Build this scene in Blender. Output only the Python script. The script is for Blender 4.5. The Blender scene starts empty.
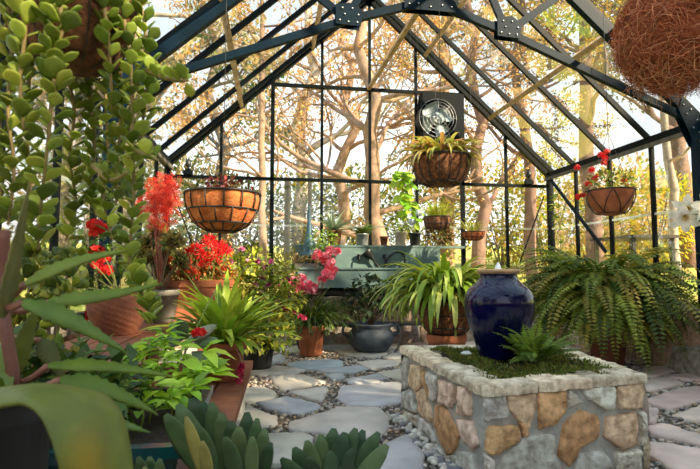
import bpy, math, random
from mathutils import Vector as V, noise as mn
R = random.Random(7)
SC = bpy.context.scene
COL = SC.collection
PI = math.pi
# ------------------------------------------------------------------ camera model (photo 700x469)
F = 500.; YAW = math.atan(78/F); PIT = math.atan(35.5/F); H = .95
cy, sy, cp, sp = math.cos(YAW), math.sin(YAW), math.cos(PIT), math.sin(PIT)
def ray(u, v):
    a = (u-350)/F; b = (234.5-v)/F
    return V((sy*cp+a*cy-b*sy*sp, cy*cp-a*sy-b*cy*sp, sp+b*cp))
O = V((0, 0, H))
def PY(u, v, Y): r = ray(u, v); return O + r*(Y/r.y)
def PX(u, v, X): r = ray(u, v); return O + r*(X/r.x)
def PZ(u, v, Z): r = ray(u, v); return O + r*((Z-H)/r.z)
def PD(u, v, d): return O + ray(u, v)*d
def px(n, d): return n*d/F          # n pixels at depth d in metres

# ------------------------------------------------------------------ materials
def srgb(r, g, b):
    f = lambda c: ((c/255+.055)/1.055)**2.4 if c > 10 else c/255/12.92
    return (f(r), f(g), f(b))
def newmat(name):
    m = bpy.data.materials.new(name); m.use_nodes = True
    nt = m.node_tree; nt.nodes.clear()
    return m, nt, nt.nodes, nt.links
def noise_node(N, L, scale, detail=4, rough=.55, coord='Object'):
    tc = N.new('ShaderNodeTexCoord'); n = N.new('ShaderNodeTexNoise')
    n.inputs['Scale'].default_value = scale; n.inputs['Detail'].default_value = detail; n.inputs['Roughness'].default_value = rough
    L.new(tc.outputs[coord], n.inputs['Vector']); return n
def mixcol(N, L, mode, fac, a, b):
    m = N.new('ShaderNodeMix'); m.data_type = 'RGBA'; m.blend_type = mode
    for k, s in ((0, fac), (6, a), (7, b)):
        if hasattr(s, 'node'): L.new(s, m.inputs[k])
        else: m.inputs[k].default_value = s if k == 0 else (*s, 1)
    return m.outputs[2]
def ramp(N, L, src, a, b):
    r = N.new('ShaderNodeValToRGB'); r.color_ramp.elements[0].position = a; r.color_ramp.elements[1].position = b
    L.new(src, r.inputs[0]); return r.outputs[0]
def surf(name, c1, c2=None, scale=8, rough=.6, bump=.0, bscale=None, metal=0, coat=0, lo=.35, hi=.65, attr=False, spec=.5, detail=5):
    m, nt, N, L = newmat(name)
    p = N.new('ShaderNodeBsdfPrincipled'); o = N.new('ShaderNodeOutputMaterial'); L.new(p.outputs[0], o.inputs[0])
    n = noise_node(N, L, scale, detail)
    col = mixcol(N, L, 'MIX', ramp(N, L, n.outputs[0], lo, hi), c1, c2 or c1)
    if attr:
        a = N.new('ShaderNodeVertexColor'); a.layer_name = 'Col'
        col = mixcol(N, L, 'MULTIPLY', 1.0, col, a.outputs[0])
    L.new(col, p.inputs['Base Color'])
    p.inputs['Roughness'].default_value = rough; p.inputs['Metallic'].default_value = metal
    p.inputs['Coat Weight'].default_value = coat; p.inputs['Coat Roughness'].default_value = .04
    p.inputs['Specular IOR Level'].default_value = spec
    if bump:
        b = N.new('ShaderNodeBump'); b.inputs['Strength'].default_value = bump; b.inputs['Distance'].default_value = .02
        n2 = noise_node(N, L, bscale or scale*3, 8, .65); L.new(n2.outputs[0], b.inputs['Height']); L.new(b.outputs[0], p.inputs['Normal'])
    return m
def leafmat(name, trans=.35, rough=.45, tint=(1.25, 1.2, .55), spec=.4):
    m, nt, N, L = newmat(name)
    p = N.new('ShaderNodeBsdfPrincipled'); o = N.new('ShaderNodeOutputMaterial')
    t = N.new('ShaderNodeBsdfTranslucent'); mx = N.new('ShaderNodeMixShader'); mx.inputs[0].default_value = trans
    a = N.new('ShaderNodeVertexColor'); a.layer_name = 'Col'
    n = noise_node(N, L, 30, 3)
    col = mixcol(N, L, 'MULTIPLY', .5, a.outputs[0], mixcol(N, L, 'MIX', ramp(N, L, n.outputs[0], .3, .7), (.55, .6, .5), (1.25, 1.2, 1.1)))
    L.new(col, p.inputs['Base Color']); p.inputs['Roughness'].default_value = rough; p.inputs['Specular IOR Level'].default_value = spec
    L.new(mixcol(N, L, 'MULTIPLY', 1.0, col, tint), t.inputs[0])
    L.new(p.outputs[0], mx.inputs[1]); L.new(t.outputs[0], mx.inputs[2]); L.new(mx.outputs[0], o.inputs[0])
    return m
def glassmat(name, tint=(.97, .99, .98), dust=.04, gloss=.07):
    m, nt, N, L = newmat(name)
    t = N.new('ShaderNodeBsdfTransparent'); t.inputs[0].default_value = (*tint, 1)
    g = N.new('ShaderNodeBsdfGlossy'); g.inputs['Roughness'].default_value = .03
    d = N.new('ShaderNodeBsdfTranslucent'); d.inputs[0].default_value = (.9, .9, .86, 1)
    fr = N.new('ShaderNodeLayerWeight'); fr.inputs[0].default_value = .25
    mu = N.new('ShaderNodeMath'); mu.operation = 'MULTIPLY_ADD'; mu.inputs[1].default_value = .35; mu.inputs[2].default_value = gloss
    L.new(fr.outputs[0], mu.inputs[0])
    n = noise_node(N, L, 1.3, 6); md = N.new('ShaderNodeMath'); md.operation = 'MULTIPLY'; md.inputs[1].default_value = dust*2
    L.new(n.outputs[0], md.inputs[0])
    m1 = N.new('ShaderNodeMixShader'); m2 = N.new('ShaderNodeMixShader'); o = N.new('ShaderNodeOutputMaterial')
    L.new(mu.outputs[0], m1.inputs[0]); L.new(t.outputs[0], m1.inputs[1]); L.new(g.outputs[0], m1.inputs[2])
    L.new(md.outputs[0], m2.inputs[0]); L.new(m1.outputs[0], m2.inputs[1]); L.new(d.outputs[0], m2.inputs[2])
    L.new(m2.outputs[0], o.inputs[0]); return m

M = {}
M['frame'] = surf('painted_frame', srgb(4, 12, 14), srgb(6, 16, 19), 6, .45, .05, 40, spec=.12)
M['frameblue'] = surf('painted_blue_frame', srgb(7, 27, 40), srgb(10, 34, 50), 6, .5, .05, 40, spec=.12)
M['black'] = surf('black_wire', (.012, .012, .012), (.03, .028, .025), 20, .5)
M['steel'] = surf('bare_steel', (.45, .46, .47), (.3, .31, .32), 30, .35, metal=.9)
M['gutter'] = surf('weathered_gutter', srgb(70, 66, 58), srgb(104, 98, 88), 12, .6, .1)
M['purlin'] = surf('sunlit_tan_brown', srgb(150, 120, 88), srgb(196, 168, 134), 12, .6, .2)  # tan has warm sunlight on metal purlins mixed in; the tie is brown
M['glass'] = glassmat('wall_glass', dust=.008, gloss=.025)
M['roofglass'] = glassmat('roof_glass', dust=.008, gloss=.018)
M['lap'] = glassmat('glass_lap', tint=(.9, .95, .95), dust=.3, gloss=.1)
M['stone'] = surf('field_stone', (.66, .6, .54), (1.42, 1.44, 1.45), 19, .9, 1.0, 26, attr=True, lo=.34, hi=.62, detail=12)
M['mortar'] = surf('mortar', srgb(164, 163, 156), srgb(190, 187, 178), 20, .9, .6, 60)
M['flag'] = surf('flagstone', (.8, .8, .8), (1.08, 1.08, 1.08), 5, .75, .35, 14, attr=True, lo=.35, hi=.65, detail=8)
M['gravel'] = surf('gravel_bed', srgb(84, 76, 66), srgb(130, 118, 102), 60, .9, .8, 120)
M['pebble'] = surf('pebbles', (.75, .75, .75), (1.1, 1.1, 1.1), 40, .6, .2, attr=True)
M['terra'] = surf('terracotta', srgb(150, 84, 54), srgb(182, 110, 74), 9, .8, .25, 40)
M['terradark'] = surf('dark_terracotta', srgb(104, 60, 46), srgb(136, 82, 60), 9, .8, .25, 40)
M['rimstone'] = surf('unglazed_clay', srgb(168, 136, 104), srgb(188, 156, 120), 20, .8, .2)
M['blueglaze'] = surf('cobalt_glaze', (.001, .002, .03), (.0015, .003, .042), 5, .12, coat=.25, spec=.3)
M['bowlglaze'] = surf('slate_glaze', srgb(48, 58, 70), srgb(80, 88, 98), 10, .55, .2)
M['teal'] = surf('teal_glaze', srgb(8, 50, 54), srgb(14, 72, 76), 8, .25, coat=.4)
M['greypot'] = surf('grey_pot', srgb(96, 92, 84), srgb(130, 124, 112), 10, .7, .2)
M['cream'] = surf('cream_pot', srgb(190, 178, 158), srgb(214, 204, 186), 10, .6, .1)
M['silver'] = surf('galvanised', (.35, .37, .37), (.5, .52, .52), 25, .4, metal=.7)
M['wicker'] = surf('wicker', srgb(92, 58, 36), srgb(140, 92, 58), 90, .8, .9, 90)
M['coir'] = surf('coir', srgb(190, 96, 46), srgb(226, 138, 78), 16, .95, 1.0, 60)
M['coirdark'] = surf('dark_coir', srgb(92, 56, 34), srgb(160, 104, 68), 45, .95, 1.0, 120)
M['coirred'] = surf('red_coir', (.75, .75, .75), (1.1, 1.1, 1.1), 60, .95, attr=True)
M['soil'] = surf('soil', srgb(40, 30, 22), srgb(66, 50, 36), 60, .95, .8, 100)
M['sink'] = surf('sea_green_metal', srgb(84, 108, 106), srgb(104, 128, 124), 5, .45, .05)
M['dark'] = surf('dark_panel', srgb(28, 30, 30), srgb(44, 44, 42), 6, .6)
M['iron'] = surf('dark_iron', (.02, .022, .022), (.05, .05, .048), 30, .4, metal=.6)
M['finial'] = surf('verdigris_blue', srgb(30, 64, 84), srgb(46, 86, 104), 14, .4, .1)
M['plank'] = surf('redwood_plank', srgb(116, 66, 44), srgb(150, 92, 64), 7, .7, .3, 30)
M['block'] = surf('white_block', srgb(176, 172, 162), srgb(206, 202, 194), 18, .85, .6, 40)
M['bark'] = surf('bark', (.42, .42, .42), (.95, .92, .9), 5, .9, .9, 18, attr=True, lo=.3, hi=.7, detail=8)
M['lawn'] = surf('lawn', srgb(150, 164, 56), srgb(196, 170, 90), .55, .95, .8, 30, lo=.4, hi=.62)
M['stem'] = surf('stem', (.8, .8, .8), (1.1, 1.1, 1.1), 40, .6, attr=True)
M['leaf'] = leafmat('leaf')
M['treeleaf'] = leafmat('tree_leaf', .45, .6, (1.2, 1.1, .6), .2)
M['jade'] = leafmat('jade_leaf', .22, .38)
M['waxy'] = leafmat('waxy_leaf', .18, .5, (1.1, 1.15, .6))
M['petal'] = leafmat('petal', .35, .5, (1.1, .95, .95))
M['moss'] = leafmat('moss', .2, .9)
M['white'] = surf('white_paint', (.8, .8, .78), (.9, .9, .88), 10, .4)
M['blade'] = surf('grey_blade', srgb(150, 170, 176), srgb(180, 196, 200), 10, .4)
M['water'] = surf('water_froth', (.75, .8, .85), (.95, .97, 1), 60, .1, .4, spec=.8)

# ------------------------------------------------------------------ mesh builder
class MB:
    def __init__(s): s.v = []; s.f = []; s.c = []; s.sm = []
    def add(s, vs, fs, col=(1, 1, 1), smooth=True):
        b = len(s.v); s.v += [tuple(p) for p in vs]; s.c += [col]*len(vs)
        s.f += [tuple(i+b for i in f) for f in fs]; s.sm += [smooth]*len(fs)
    def box(s, lo, hi, col=(1, 1, 1)):
        x0, y0, z0 = lo; x1, y1, z1 = hi
        s.add([(x0,y0,z0),(x1,y0,z0),(x1,y1,z0),(x0,y1,z0),(x0,y0,z1),(x1,y0,z1),(x1,y1,z1),(x0,y1,z1)],
              [(0,3,2,1),(4,5,6,7),(0,1,5,4),(1,2,6,5),(2,3,7,6),(3,0,4,7)], col, False)
    def bar(s, a, b, w, h, up=(0, 0, 1), col=(1, 1, 1)):      # rectangular bar from a to b
        a = V(a); b = V(b); t = (b-a).normalized(); sd = t.cross(V(up))
        if sd.length < 1e-4: sd = t.cross(V((1, 0, 0)))
        sd.normalize(); n = sd.cross(t)
        vs = [p+sd*(i*w/2)+n*(j*h/2) for p in (a, b) for i, j in ((-1,-1),(1,-1),(1,1),(-1,1))]
        s.add(vs, [(0,1,2,3),(7,6,5,4),(0,4,5,1),(1,5,6,2),(2,6,7,3),(3,7,4,0)], col, False)
    def tube(s, pts, r, n=6, col=(1, 1, 1), closed=False):
        pts = [V(p) for p in pts]; k = len(pts)
        rs = r if isinstance(r, (list, tuple)) else [r]*k
        prev = None; vs = []
        for i, p in enumerate(pts):
            if closed: t = pts[(i+1) % k]-pts[i-1]
            else: t = pts[min(i+1, k-1)]-pts[max(i-1, 0)]
            if t.length < 1e-9: t = V((0, 0, 1))
            t.normalize()
            if prev is None:
                a = t.orthogonal().normalized()
            else:
                a = prev - t*prev.dot(t)
                a = a.normalized() if a.length > 1e-6 else t.orthogonal().normalized()
            prev = a; b = t.cross(a)
            for j in range(n):
                q = 2*PI*j/n; vs.append(p+a*(math.cos(q)*rs[i])+b*(math.sin(q)*rs[i]))
        fs = []
        for i in range(k if closed else k-1):
            for j in range(n):
                i2 = (i+1) % k
                fs.append((i*n+j, i*n+(j+1) % n, i2*n+(j+1) % n, i2*n+j))
        if not closed: fs += [tuple(range(n-1, -1, -1)), tuple((k-1)*n+j for j in range(n))]
        s.add(vs, fs, col)
    def lathe(s, prof, c=(0, 0, 0), n=32, col=(1, 1, 1), wob=0, sx=1, syy=1, cap=True):
        c = V(c); vs = []; k = len(prof)
        for i, (r, z) in enumerate(prof):
            for j in range(n):
                q = 2*PI*j/n; rr = r
                if wob: rr *= 1+wob*mn.noise(V((math.cos(q)*2, math.sin(q)*2, z*9+c.x)))
                vs.append(c+V((math.cos(q)*rr*sx, math.sin(q)*rr*syy, z)))
        fs = [(i*n+j, i*n+(j+1) % n, (i+1)*n+(j+1) % n, (i+1)*n+j) for i in range(k-1) for j in range(n)]
        if cap: fs += [tuple(range(n-1, -1, -1)), tuple((k-1)*n+j for j in range(n))]
        s.add(vs, fs, col)
    def ribbon(s, pts, ws, nh=(0, 0, 1), fold=.25, col=(1, 1, 1)):   # a leaf blade with a midrib fold
        pts = [V(p) for p in pts]; k = len(pts); nh = V(nh); vs = []; fs = []
        for i, p in enumerate(pts):
            t = (pts[min(i+1, k-1)]-pts[max(i-1, 0)])
            if t.length < 1e-9: t = V((0, 0, 1))
            t.normalize()
            sd = t.cross(nh)
            if sd.length < .05: sd = t.cross(V((.3, 1, .2)))
            sd.normalize(); n = sd.cross(t); w = ws[i]
            vs += [p-sd*w+n*w*fold, p, p+sd*w+n*w*fold]
        for i in range(k-1):
            a = i*3; fs += [(a, a+1, a+4, a+3), (a+1, a+2, a+5, a+4)]
        s.add(vs, fs, col)
    def pad(s, base, d, nrm, ln, w, th, col, n=8, pw=1.35, e=.75):      # thick rounded (obovate) succulent leaf
        base = V(base); d = V(d).normalized(); nrm = V(nrm); sd = d.cross(nrm)
        if sd.length < .05: sd = d.orthogonal()
        sd.normalize(); nrm = sd.cross(d); rows = 6; vs = []; fs = []
        for i in range(rows+1):
            t = i/rows; ww = w*max(.05, math.sin(PI*min(1, t**pw*.96+.02)))**e; hh = th*(math.sin(PI*min(.98, t*.9+.08)))**.5
            c = base+d*(ln*t)+nrm*(th*1.2*t*t)
            for j in range(n):
                q = 2*PI*j/n; vs.append(c+sd*(math.cos(q)*ww)+nrm*(math.sin(q)*hh))
        fs = [(i*n+j, i*n+(j+1) % n, (i+1)*n+(j+1) % n, (i+1)*n+j) for i in range(rows) for j in range(n)]
        fs += [tuple(range(n-1, -1, -1)), tuple(rows*n+j for j in range(n))]
        s.add(vs, fs, col)
    def leafq(s, p, d, nrm, ln, w, col):                         # little pointed leaf, 2 quads + fold
        p = V(p); d = V(d).normalized(); sd = d.cross(V(nrm))
        if sd.length < .05: sd = d.orthogonal()
        sd.normalize(); n = sd.cross(d); m = p+d*(ln*.45)
        s.add([p, m+sd*w+n*w*.35, p+d*ln-n*w*.5, m-sd*w+n*w*.35, m-n*0], [(0, 1, 4), (1, 2, 4), (2, 3, 4), (3, 0, 4)], col)
    def diamond(s, p, d, nrm, ln, w, col):
        p = V(p); d = V(d).normalized(); sd = d.cross(V(nrm))
        if sd.length < .05: sd = d.orthogonal()
        sd.normalize(); m = p+d*(ln*.5)
        s.add([p, m+sd*w, p+d*ln, m-sd*w], [(0, 1, 2, 3)], col)
    def sphere(s, c, r, n=10, m=6, col=(1, 1, 1), sc=(1, 1, 1)):
        c = V(c); prof = [(math.sin(PI*i/m)*r, -math.cos(PI*i/m)*r) for i in range(m+1)]
        prof = [(max(a, r*.02), b) for a, b in prof]; vs = []
        for a, b in prof:
            for j in range(n):
                q = 2*PI*j/n; vs.append(c+V((math.cos(q)*a*sc[0], math.sin(q)*a*sc[1], b*sc[2])))
        s.add(vs, [(i*n+j, i*n+(j+1) % n, (i+1)*n+(j+1) % n, (i+1)*n+j) for i in range(m) for j in range(n)], col)
BASE = {}
def thing(name, label, cat, loc, group=None):
    o = bpy.data.objects.new(name, None); COL.objects.link(o); o.location = loc; o.empty_display_size = .05
    o['label'] = label; o['category'] = cat
    if group: o['group'] = group
    BASE[o.name] = V(loc); return o
def build(mb, name, mat, parent=None, loc=None, flat=False, label=None):
    if not mb.v: return None
    off = BASE[parent.name] if parent is not None else V(loc or (0, 0, 0))
    if mat in ('leaf', 'waxy', 'petal', 'jade', 'stem') and XL < off.x < XR and YF < off.y < YB:      # plants press against the glass, not through it
        so = lambda v, m: m+.04*(1-math.exp(-(v-m)/.3)) if v > m else v
        mb.v = [(so(-so(-p[0], -XL-.17), XR-.17), so(p[1], YB-.11), max(p[2], .03)) for p in mb.v]
    me = bpy.data.meshes.new(name)
    me.from_pydata([(p[0]-off.x, p[1]-off.y, p[2]-off.z) for p in mb.v], [], mb.f)
    ca = me.color_attributes.new('Col', 'FLOAT_COLOR', 'POINT')
    ca.data.foreach_set('color', [x for c in mb.c for x in (c[0], c[1], c[2], 1.)])
    me.polygons.foreach_set('use_smooth', [bool(a and not flat) for a in mb.sm])
    me.materials.append(M[mat]); me.update()
    o = bpy.data.objects.new(name, me); COL.objects.link(o); BASE[o.name] = off
    if parent is not None: o.parent = parent
    else: o.location = off
    if label: o['label'] = label
    return o
def tag(o, label, cat, group=None):
    o['label'] = label; o['category'] = cat
    if group: o['group'] = group
    return o
def struct(o): o['kind'] = 'structure'; return o
def jit(c, a=.15):
    k = 1+R.uniform(-a, a); return tuple(max(0, x*k*(1+R.uniform(-a*.4, a*.4))) for x in c)
def lerp(a, b, t): return tuple(x+(y-x)*t for x, y in zip(a, b))
def rdir(zlo=-1, zhi=1):
    z = R.uniform(zlo, zhi); q = R.uniform(0, 2*PI); r = math.sqrt(max(0, 1-z*z)); return V((r*math.cos(q), r*math.sin(q), z))
def spline(pts, n):
    pts = [V(p) for p in pts]; k = len(pts); out = []
    for i in range(n+1):
        t = i/n*(k-1); j = min(int(t), k-2); f = t-j
        p0, p1, p2, p3 = pts[max(j-1, 0)], pts[j], pts[j+1], pts[min(j+2, k-1)]
        out.append(.5*((2*p1)+(p2-p0)*f+(2*p0-5*p1+4*p2-p3)*f*f+(3*p1-p0-3*p2+p3)*f**3))
    return out
def arch(base, az, ln, up=1.2, droop=1.5, n=8, side=0):   # arching leaf path: leaves base at pitch `up`, ends `droop` lower
    p = V(base); out = [p.copy()]; st = ln/n
    for i in range(n):
        a = up-droop*((i+.5)/n)**1.2; q = az+side*(i/n)
        p = p+V((math.cos(q)*math.cos(a), math.sin(q)*math.cos(a), math.sin(a)))*st; out.append(p.copy())
    return out
def wprof(n, w, a=.35, base=.45):   # strap width profile
    o = []
    for i in range(n+1):
        t = i/n; o.append(w*(base+(1-base)*min(1, t/a) if t < a else max(.03, math.cos((t-a)/(1-a)*PI/2)**.7)))
    return o

G = dict(lime=srgb(150, 178, 60), mid=srgb(96, 128, 48), fern=srgb(96, 122, 52), dark=srgb(44, 66, 36), jade=srgb(142, 160, 56), jlite=srgb(186, 202, 84),
         grey=srgb(92, 116, 86), straw=srgb(170, 150, 80), olive=srgb(110, 110, 52))

# ------------------------------------------------------------------ THE GREENHOUSE
XL, XR, YB, YF, ZE = -1.28, 3.80, 6.40, -1.28, 2.26
XC = (XL+XR)/2; ZR = 4.58; SL = (ZR-ZE)/(XR-XC); BAY = .64; MU = (XR-XL)/8; KW = .62
def roofz(x): return ZR-SL*abs(x-XC)
TY = 3.84

def in_poly(x, y, P):
    c = False; j = len(P)-1
    for i in range(len(P)):
        if (P[i][1] > y) != (P[j][1] > y) and x < (P[j][0]-P[i][0])*(y-P[i][1])/(P[j][1]-P[i][1])+P[i][0]: c = not c
        j = i
    return c
def voronoi(x0, x1, y0, y1, sx, sy2, j=.42, gap=.012):
    nx = max(1, round((x1-x0)/sx)); ny = max(1, round((y1-y0)/sy2)); pts = []
    dx = (x1-x0)/nx; dy = (y1-y0)/ny
    for a in range(nx):
        for b in range(ny):
            pts.append((x0+(a+.5+(.25 if b % 2 else -.25)+R.uniform(-j, j))*dx, y0+(b+.5+R.uniform(-j, j))*dy))
    cells = []
    for p in pts:
        poly = [(x0, y0), (x1, y0), (x1, y1), (x0, y1)]
        for q in pts:
            if q is p or abs(q[0]-p[0]) > 3.2*dx or abs(q[1]-p[1]) > 3.2*dy: continue
            mx, my = (p[0]+q[0])/2, (p[1]+q[1])/2; nx_, ny_ = q[0]-p[0], q[1]-p[1]; l = math.hypot(nx_, ny_)
            if l < 1e-6: continue
            nx_ /= l; ny_ /= l; mx -= nx_*gap; my -= ny_*gap; out = []
            for i in range(len(poly)):
                a, b = poly[i], poly[(i+1) % len(poly)]
                da = (a[0]-mx)*nx_+(a[1]-my)*ny_; db = (b[0]-mx)*nx_+(b[1]-my)*ny_
                if da <= 0: out.append(a)
                if (da < 0) != (db < 0) and da != db:
                    t = da/(da-db); out.append((a[0]+(b[0]-a[0])*t, a[1]+(b[1]-a[1])*t))
            poly = out
            if len(poly) < 3: break
        if len(poly) >= 3:
            ar = abs(sum(poly[i-1][0]*poly[i][1]-poly[i][0]*poly[i-1][1] for i in range(len(poly))))/2
            if ar > .12*dx*dy: cells.append(poly)
    return cells
def resample(poly, n, rnd, jt):
    k = len(poly); L = [math.dist(poly[i], poly[(i+1) % k]) for i in range(k)]; T = sum(L); out = []
    for i in range(n):
        d = T*i/n; j = 0
        while d > L[j] and j < k-1: d -= L[j]; j += 1
        t = d/max(L[j], 1e-9); a, b = poly[j], poly[(j+1) % k]
        out.append((a[0]+(b[0]-a[0])*t, a[1]+(b[1]-a[1])*t))
    for _ in range(rnd):
        out = [((out[i-1][0]+2*out[i][0]+out[(i+1) % n][0])/4, (out[i-1][1]+2*out[i][1]+out[(i+1) % n][1])/4) for i in range(n)]
    return [(x+R.uniform(-jt, jt), y+R.uniform(-jt, jt)) for x, y in out]
def lump(mb, poly, to3, thick, col, n=22, rnd=1, jt=.003, rough=.006, flat=.9, base=-.012, bl=1.0):
    """a stone: polygon in the plane of a wall or floor, to3(s, t, out) -> world; slightly bulged with a rough face"""
    P = resample(poly, n, rnd, jt); cx = sum(p[0] for p in P)/n; cy_ = sum(p[1] for p in P)/n
    vs = []; rings = ((1, base), (1, thick*.55), (.965, thick*.92), (.72, thick*1.0+rough*bl), (.4, thick+rough*bl))
    sd = R.uniform(0, 99)
    for sc, h in rings:
        for x, y in P:
            X, Y = cx+(x-cx)*sc, cy_+(y-cy_)*sc
            hh = h if h <= 0 else h+rough*(1.5*mn.noise(V((X*11, Y*11, sd)))+.9*mn.noise(V((X*31, Y*31, sd))))
            vs.append(to3(X, Y, hh))
    vs.append(to3(cx, cy_, thick+rough*(1+mn.noise(V((cx*9, cy_*9, sd))))))
    fs = [(i*n+j, i*n+(j+1) % n, (i+1)*n+(j+1) % n, (i+1)*n+j) for i in range(4) for j in range(n)]
    fs += [(4*n+j, 4*n+(j+1) % n, 5*n) for j in range(n)]
    mb.add(vs, fs, col)
STONES = [srgb(180, 152, 128), srgb(186, 164, 140), srgb(166, 152, 140), srgb(176, 144, 116), srgb(160, 148, 136), srgb(192, 174, 154), srgb(170, 146, 126)]

# ---- floor
FP = [[PZ(200+x/3.145, 320+y/3.145, .03)[:2] for x, y in p] for p in (
 [(275,132),(330,124),(400,120),(450,126),(445,140),(350,151),(285,145)],
 [(365,152),(500,140),(530,150),(480,163),(395,161)], [(160,150),(240,140),(330,153),(300,165),(200,170),(150,160)],
 [(222,174),(320,168),(400,190),(330,205),(262,216),(235,197)], [(285,222),(395,205),(405,215),(385,248),(330,238)],
 [(178,256),(270,236),(375,262),(370,275),(290,291),(210,272)], [(120,215),(200,206),(240,225),(235,240),(150,252),(110,250)],
 [(60,268),(150,265),(240,300),(240,318),(150,346),(60,335)], [(285,316),(440,270),(560,270),(592,298),(592,330),(562,362),(390,347),(285,337)],
 [(430,240),(445,205),(635,190),(648,250),(560,263),(470,262)], [(395,168),(450,166),(455,180),(420,186)],
 [(462,182),(560,166),(590,180),(550,196),(470,196)], [(495,130),(560,122),(630,125),(620,140),(540,150)], [(560,162),(650,147),(650,185),(600,177)],
 [(140,122),(260,105),(270,123),(200,139)], [(200,352),(330,350),(356,362),(345,400),(300,445),(205,440)], [(590,380),(650,356),(705,410),(700,500),(500,500)],
 [(362,356),(392,360),(400,385),(365,392)])]
FP += [[PZ(560+x/3.636, 340+y/3.636, .03)[:2] for x, y in p] for p in (
 [(300,95),(400,88),(432,104),(350,128),(300,130)], [(296,145),(330,138),(400,131),(452,152),(350,176),(310,172)],
 [(306,212),(430,172),(530,160),(530,210),(400,246)], [(380,128),(530,106),(530,140),(455,141)], [(306,238),(360,246),(350,292),(306,286)],
 [(405,268),(530,228),(530,292)], [(322,308),(370,296),(530,345),(530,380),(330,332)], [(322,362),(530,392),(600,500),(470,500),(318,404)])]
PLB = [(.84, 3.22), (.905, 2.06), (1.78, 2.2), (1.86, 3.14)]      # planter footprint
mb = MB(); mb.box((XL, YF, -.12), (XR, YB, 0))
floor = struct(build(mb, 'floor', 'gravel'))
mb = MB(); FC = [srgb(186, 186, 188), srgb(202, 196, 186), srgb(178, 183, 188), srgb(208, 198, 184)]; FCSUN = [srgb(214, 190, 176), srgb(204, 180, 168), srgb(218, 198, 184)]  # pinkish set paints sunlight into the stones at the right
allst = []
def grow(P, k): cx = sum(p[0] for p in P)/len(P); cy_ = sum(p[1] for p in P)/len(P); return [(cx+(x-cx)*k, cy_+(y-cy_)*k) for x, y in P]
cent = lambda P: (sum(p[0] for p in P)/len(P), sum(p[1] for p in P)/len(P))
traced = [[tuple(q) for q in P] for P in FP]
for P in traced: allst.append((P, FCSUN if cent(P)[0] > 1.9 else FC))
TG = [grow(P, 1.1) for P in traced]
for c in voronoi(XL+.14, XR-.14, YF+.1, YB-.14, .52, .42, .4, .025):
    m_ = cent(c)
    if any(in_poly(x, y, P) for P in TG for x, y in c+[m_]+[((m_[0]+q[0])/2, (m_[1]+q[1])/2) for q in c]): continue
    if any(in_poly(x, y, c) for P in traced for x, y in P): continue
    if any(in_poly(x, y, grow(PLB, 1.05)) for x, y in c+[m_]): continue
    allst.append((c, FCSUN if m_[0] > 1.9 else FC))
for P, cs in allst: lump(mb, grow(P, 1.035), lambda s, t, h: (s, t, h), .026, jit(R.choice(cs), .07), 40, 0, .006, .003, base=-.01)
build(mb, 'flagstones', 'flag', floor)
mb = MB()
HIT = [P for P, _ in allst]+[grow(PLB, 1.02)]
HB = [(min(p[0] for p in P), max(p[0] for p in P), min(p[1] for p in P), max(p[1] for p in P)) for P in HIT]
cnt = 0
for _ in range(26000):
    x, y = R.uniform(XL+.13, XR-.13), R.uniform(.6, YB-.22)
    if any(b[0] < x < b[1] and b[2] < y < b[3] and in_poly(x, y, P) for P, b in zip(HIT, HB)): continue
    r = R.uniform(.007, .017)
    c = jit(R.choice([srgb(176, 168, 158), srgb(144, 136, 128), srgb(200, 188, 172), srgb(112, 108, 106), srgb(176, 150, 124)]), .15)
    mb.sphere((x, y, r*.6), r, 6, 4, c, (R.uniform(.8, 1.4), R.uniform(.8, 1.4), .7)); cnt += 1
for _ in range(110):     # the larger river pebbles along the planter
    t = R.uniform(0, 1); x = .86+(.9-.86)*t-R.uniform(.02, .1); y = 3.2-1.2*t; r = R.uniform(.011, .024)
    mb.sphere((x, y, .012+r*.5), r, 10, 6, jit(R.choice([srgb(206, 200, 192), srgb(180, 176, 170), srgb(122, 126, 132), srgb(220, 214, 204)]), .1), (R.uniform(.9, 1.4), R.uniform(.9, 1.3), .75))
g = build(mb, 'gravel', 'pebble'); g['kind'] = 'stuff'; g['label'] = 'small mixed pebbles filling the joints between the flagstones'; g['category'] = 'gravel'

# ---- walls: knee wall of stone under painted frames with glass
def stonewall(mb, mo, a, b, z0, z1, outn, sw=.26, sh=.2, th=.22):
    a = V((*a, 0)); b = V((*b, 0)); t = (b-a); L_ = t.length; t.normalize(); n = V((*outn, 0))
    for c in voronoi(0, L_, z0, z1, sw, sh, .34, .009):
        lump(mb, c, lambda s, q, h: a+t*s+V((0, 0, q))+n*h, .016, jit(R.choice(STONES), .12), 18, 1, .004, .006)
    mo.add([a-n*th, b-n*th, b, a, *[p+V((0, 0, z1)) for p in (a-n*th, b-n*th, b, a)]],
           [(0,3,2,1),(4,5,6,7),(0,1,5,4),(1,2,6,5),(2,3,7,6),(3,0,4,7)], (1, 1, 1), False)
def cap(mb, a, b, z, outn, w=.24, th=.04):
    a = V((*a, 0)); b = V((*b, 0)); t = (b-a); L_ = t.length; t.normalize(); n = V((*outn, 0)); s0 = 0
    while s0 < L_-.02:
        s1 = min(L_, s0+R.uniform(.3, .5))
        lump(mb, [(s0+.004, -w+.03), (s1-.004, -w+.03), (s1-.004, .03), (s0+.004, .03)], lambda s, q, h: a+t*s+n*q+V((0, 0, z+h)), th, jit(srgb(186, 172, 152), .1), 28, 0, .005, .004, base=0); s0 = s1
wb = bpy.data.objects.new('wall_back', None); wl = bpy.data.objects.new('wall_left', None); wr = bpy.data.objects.new('wall_right', None)
for o in (wb, wl, wr): COL.objects.link(o); BASE[o.name] = V((0, 0, 0)); struct(o)
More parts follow.
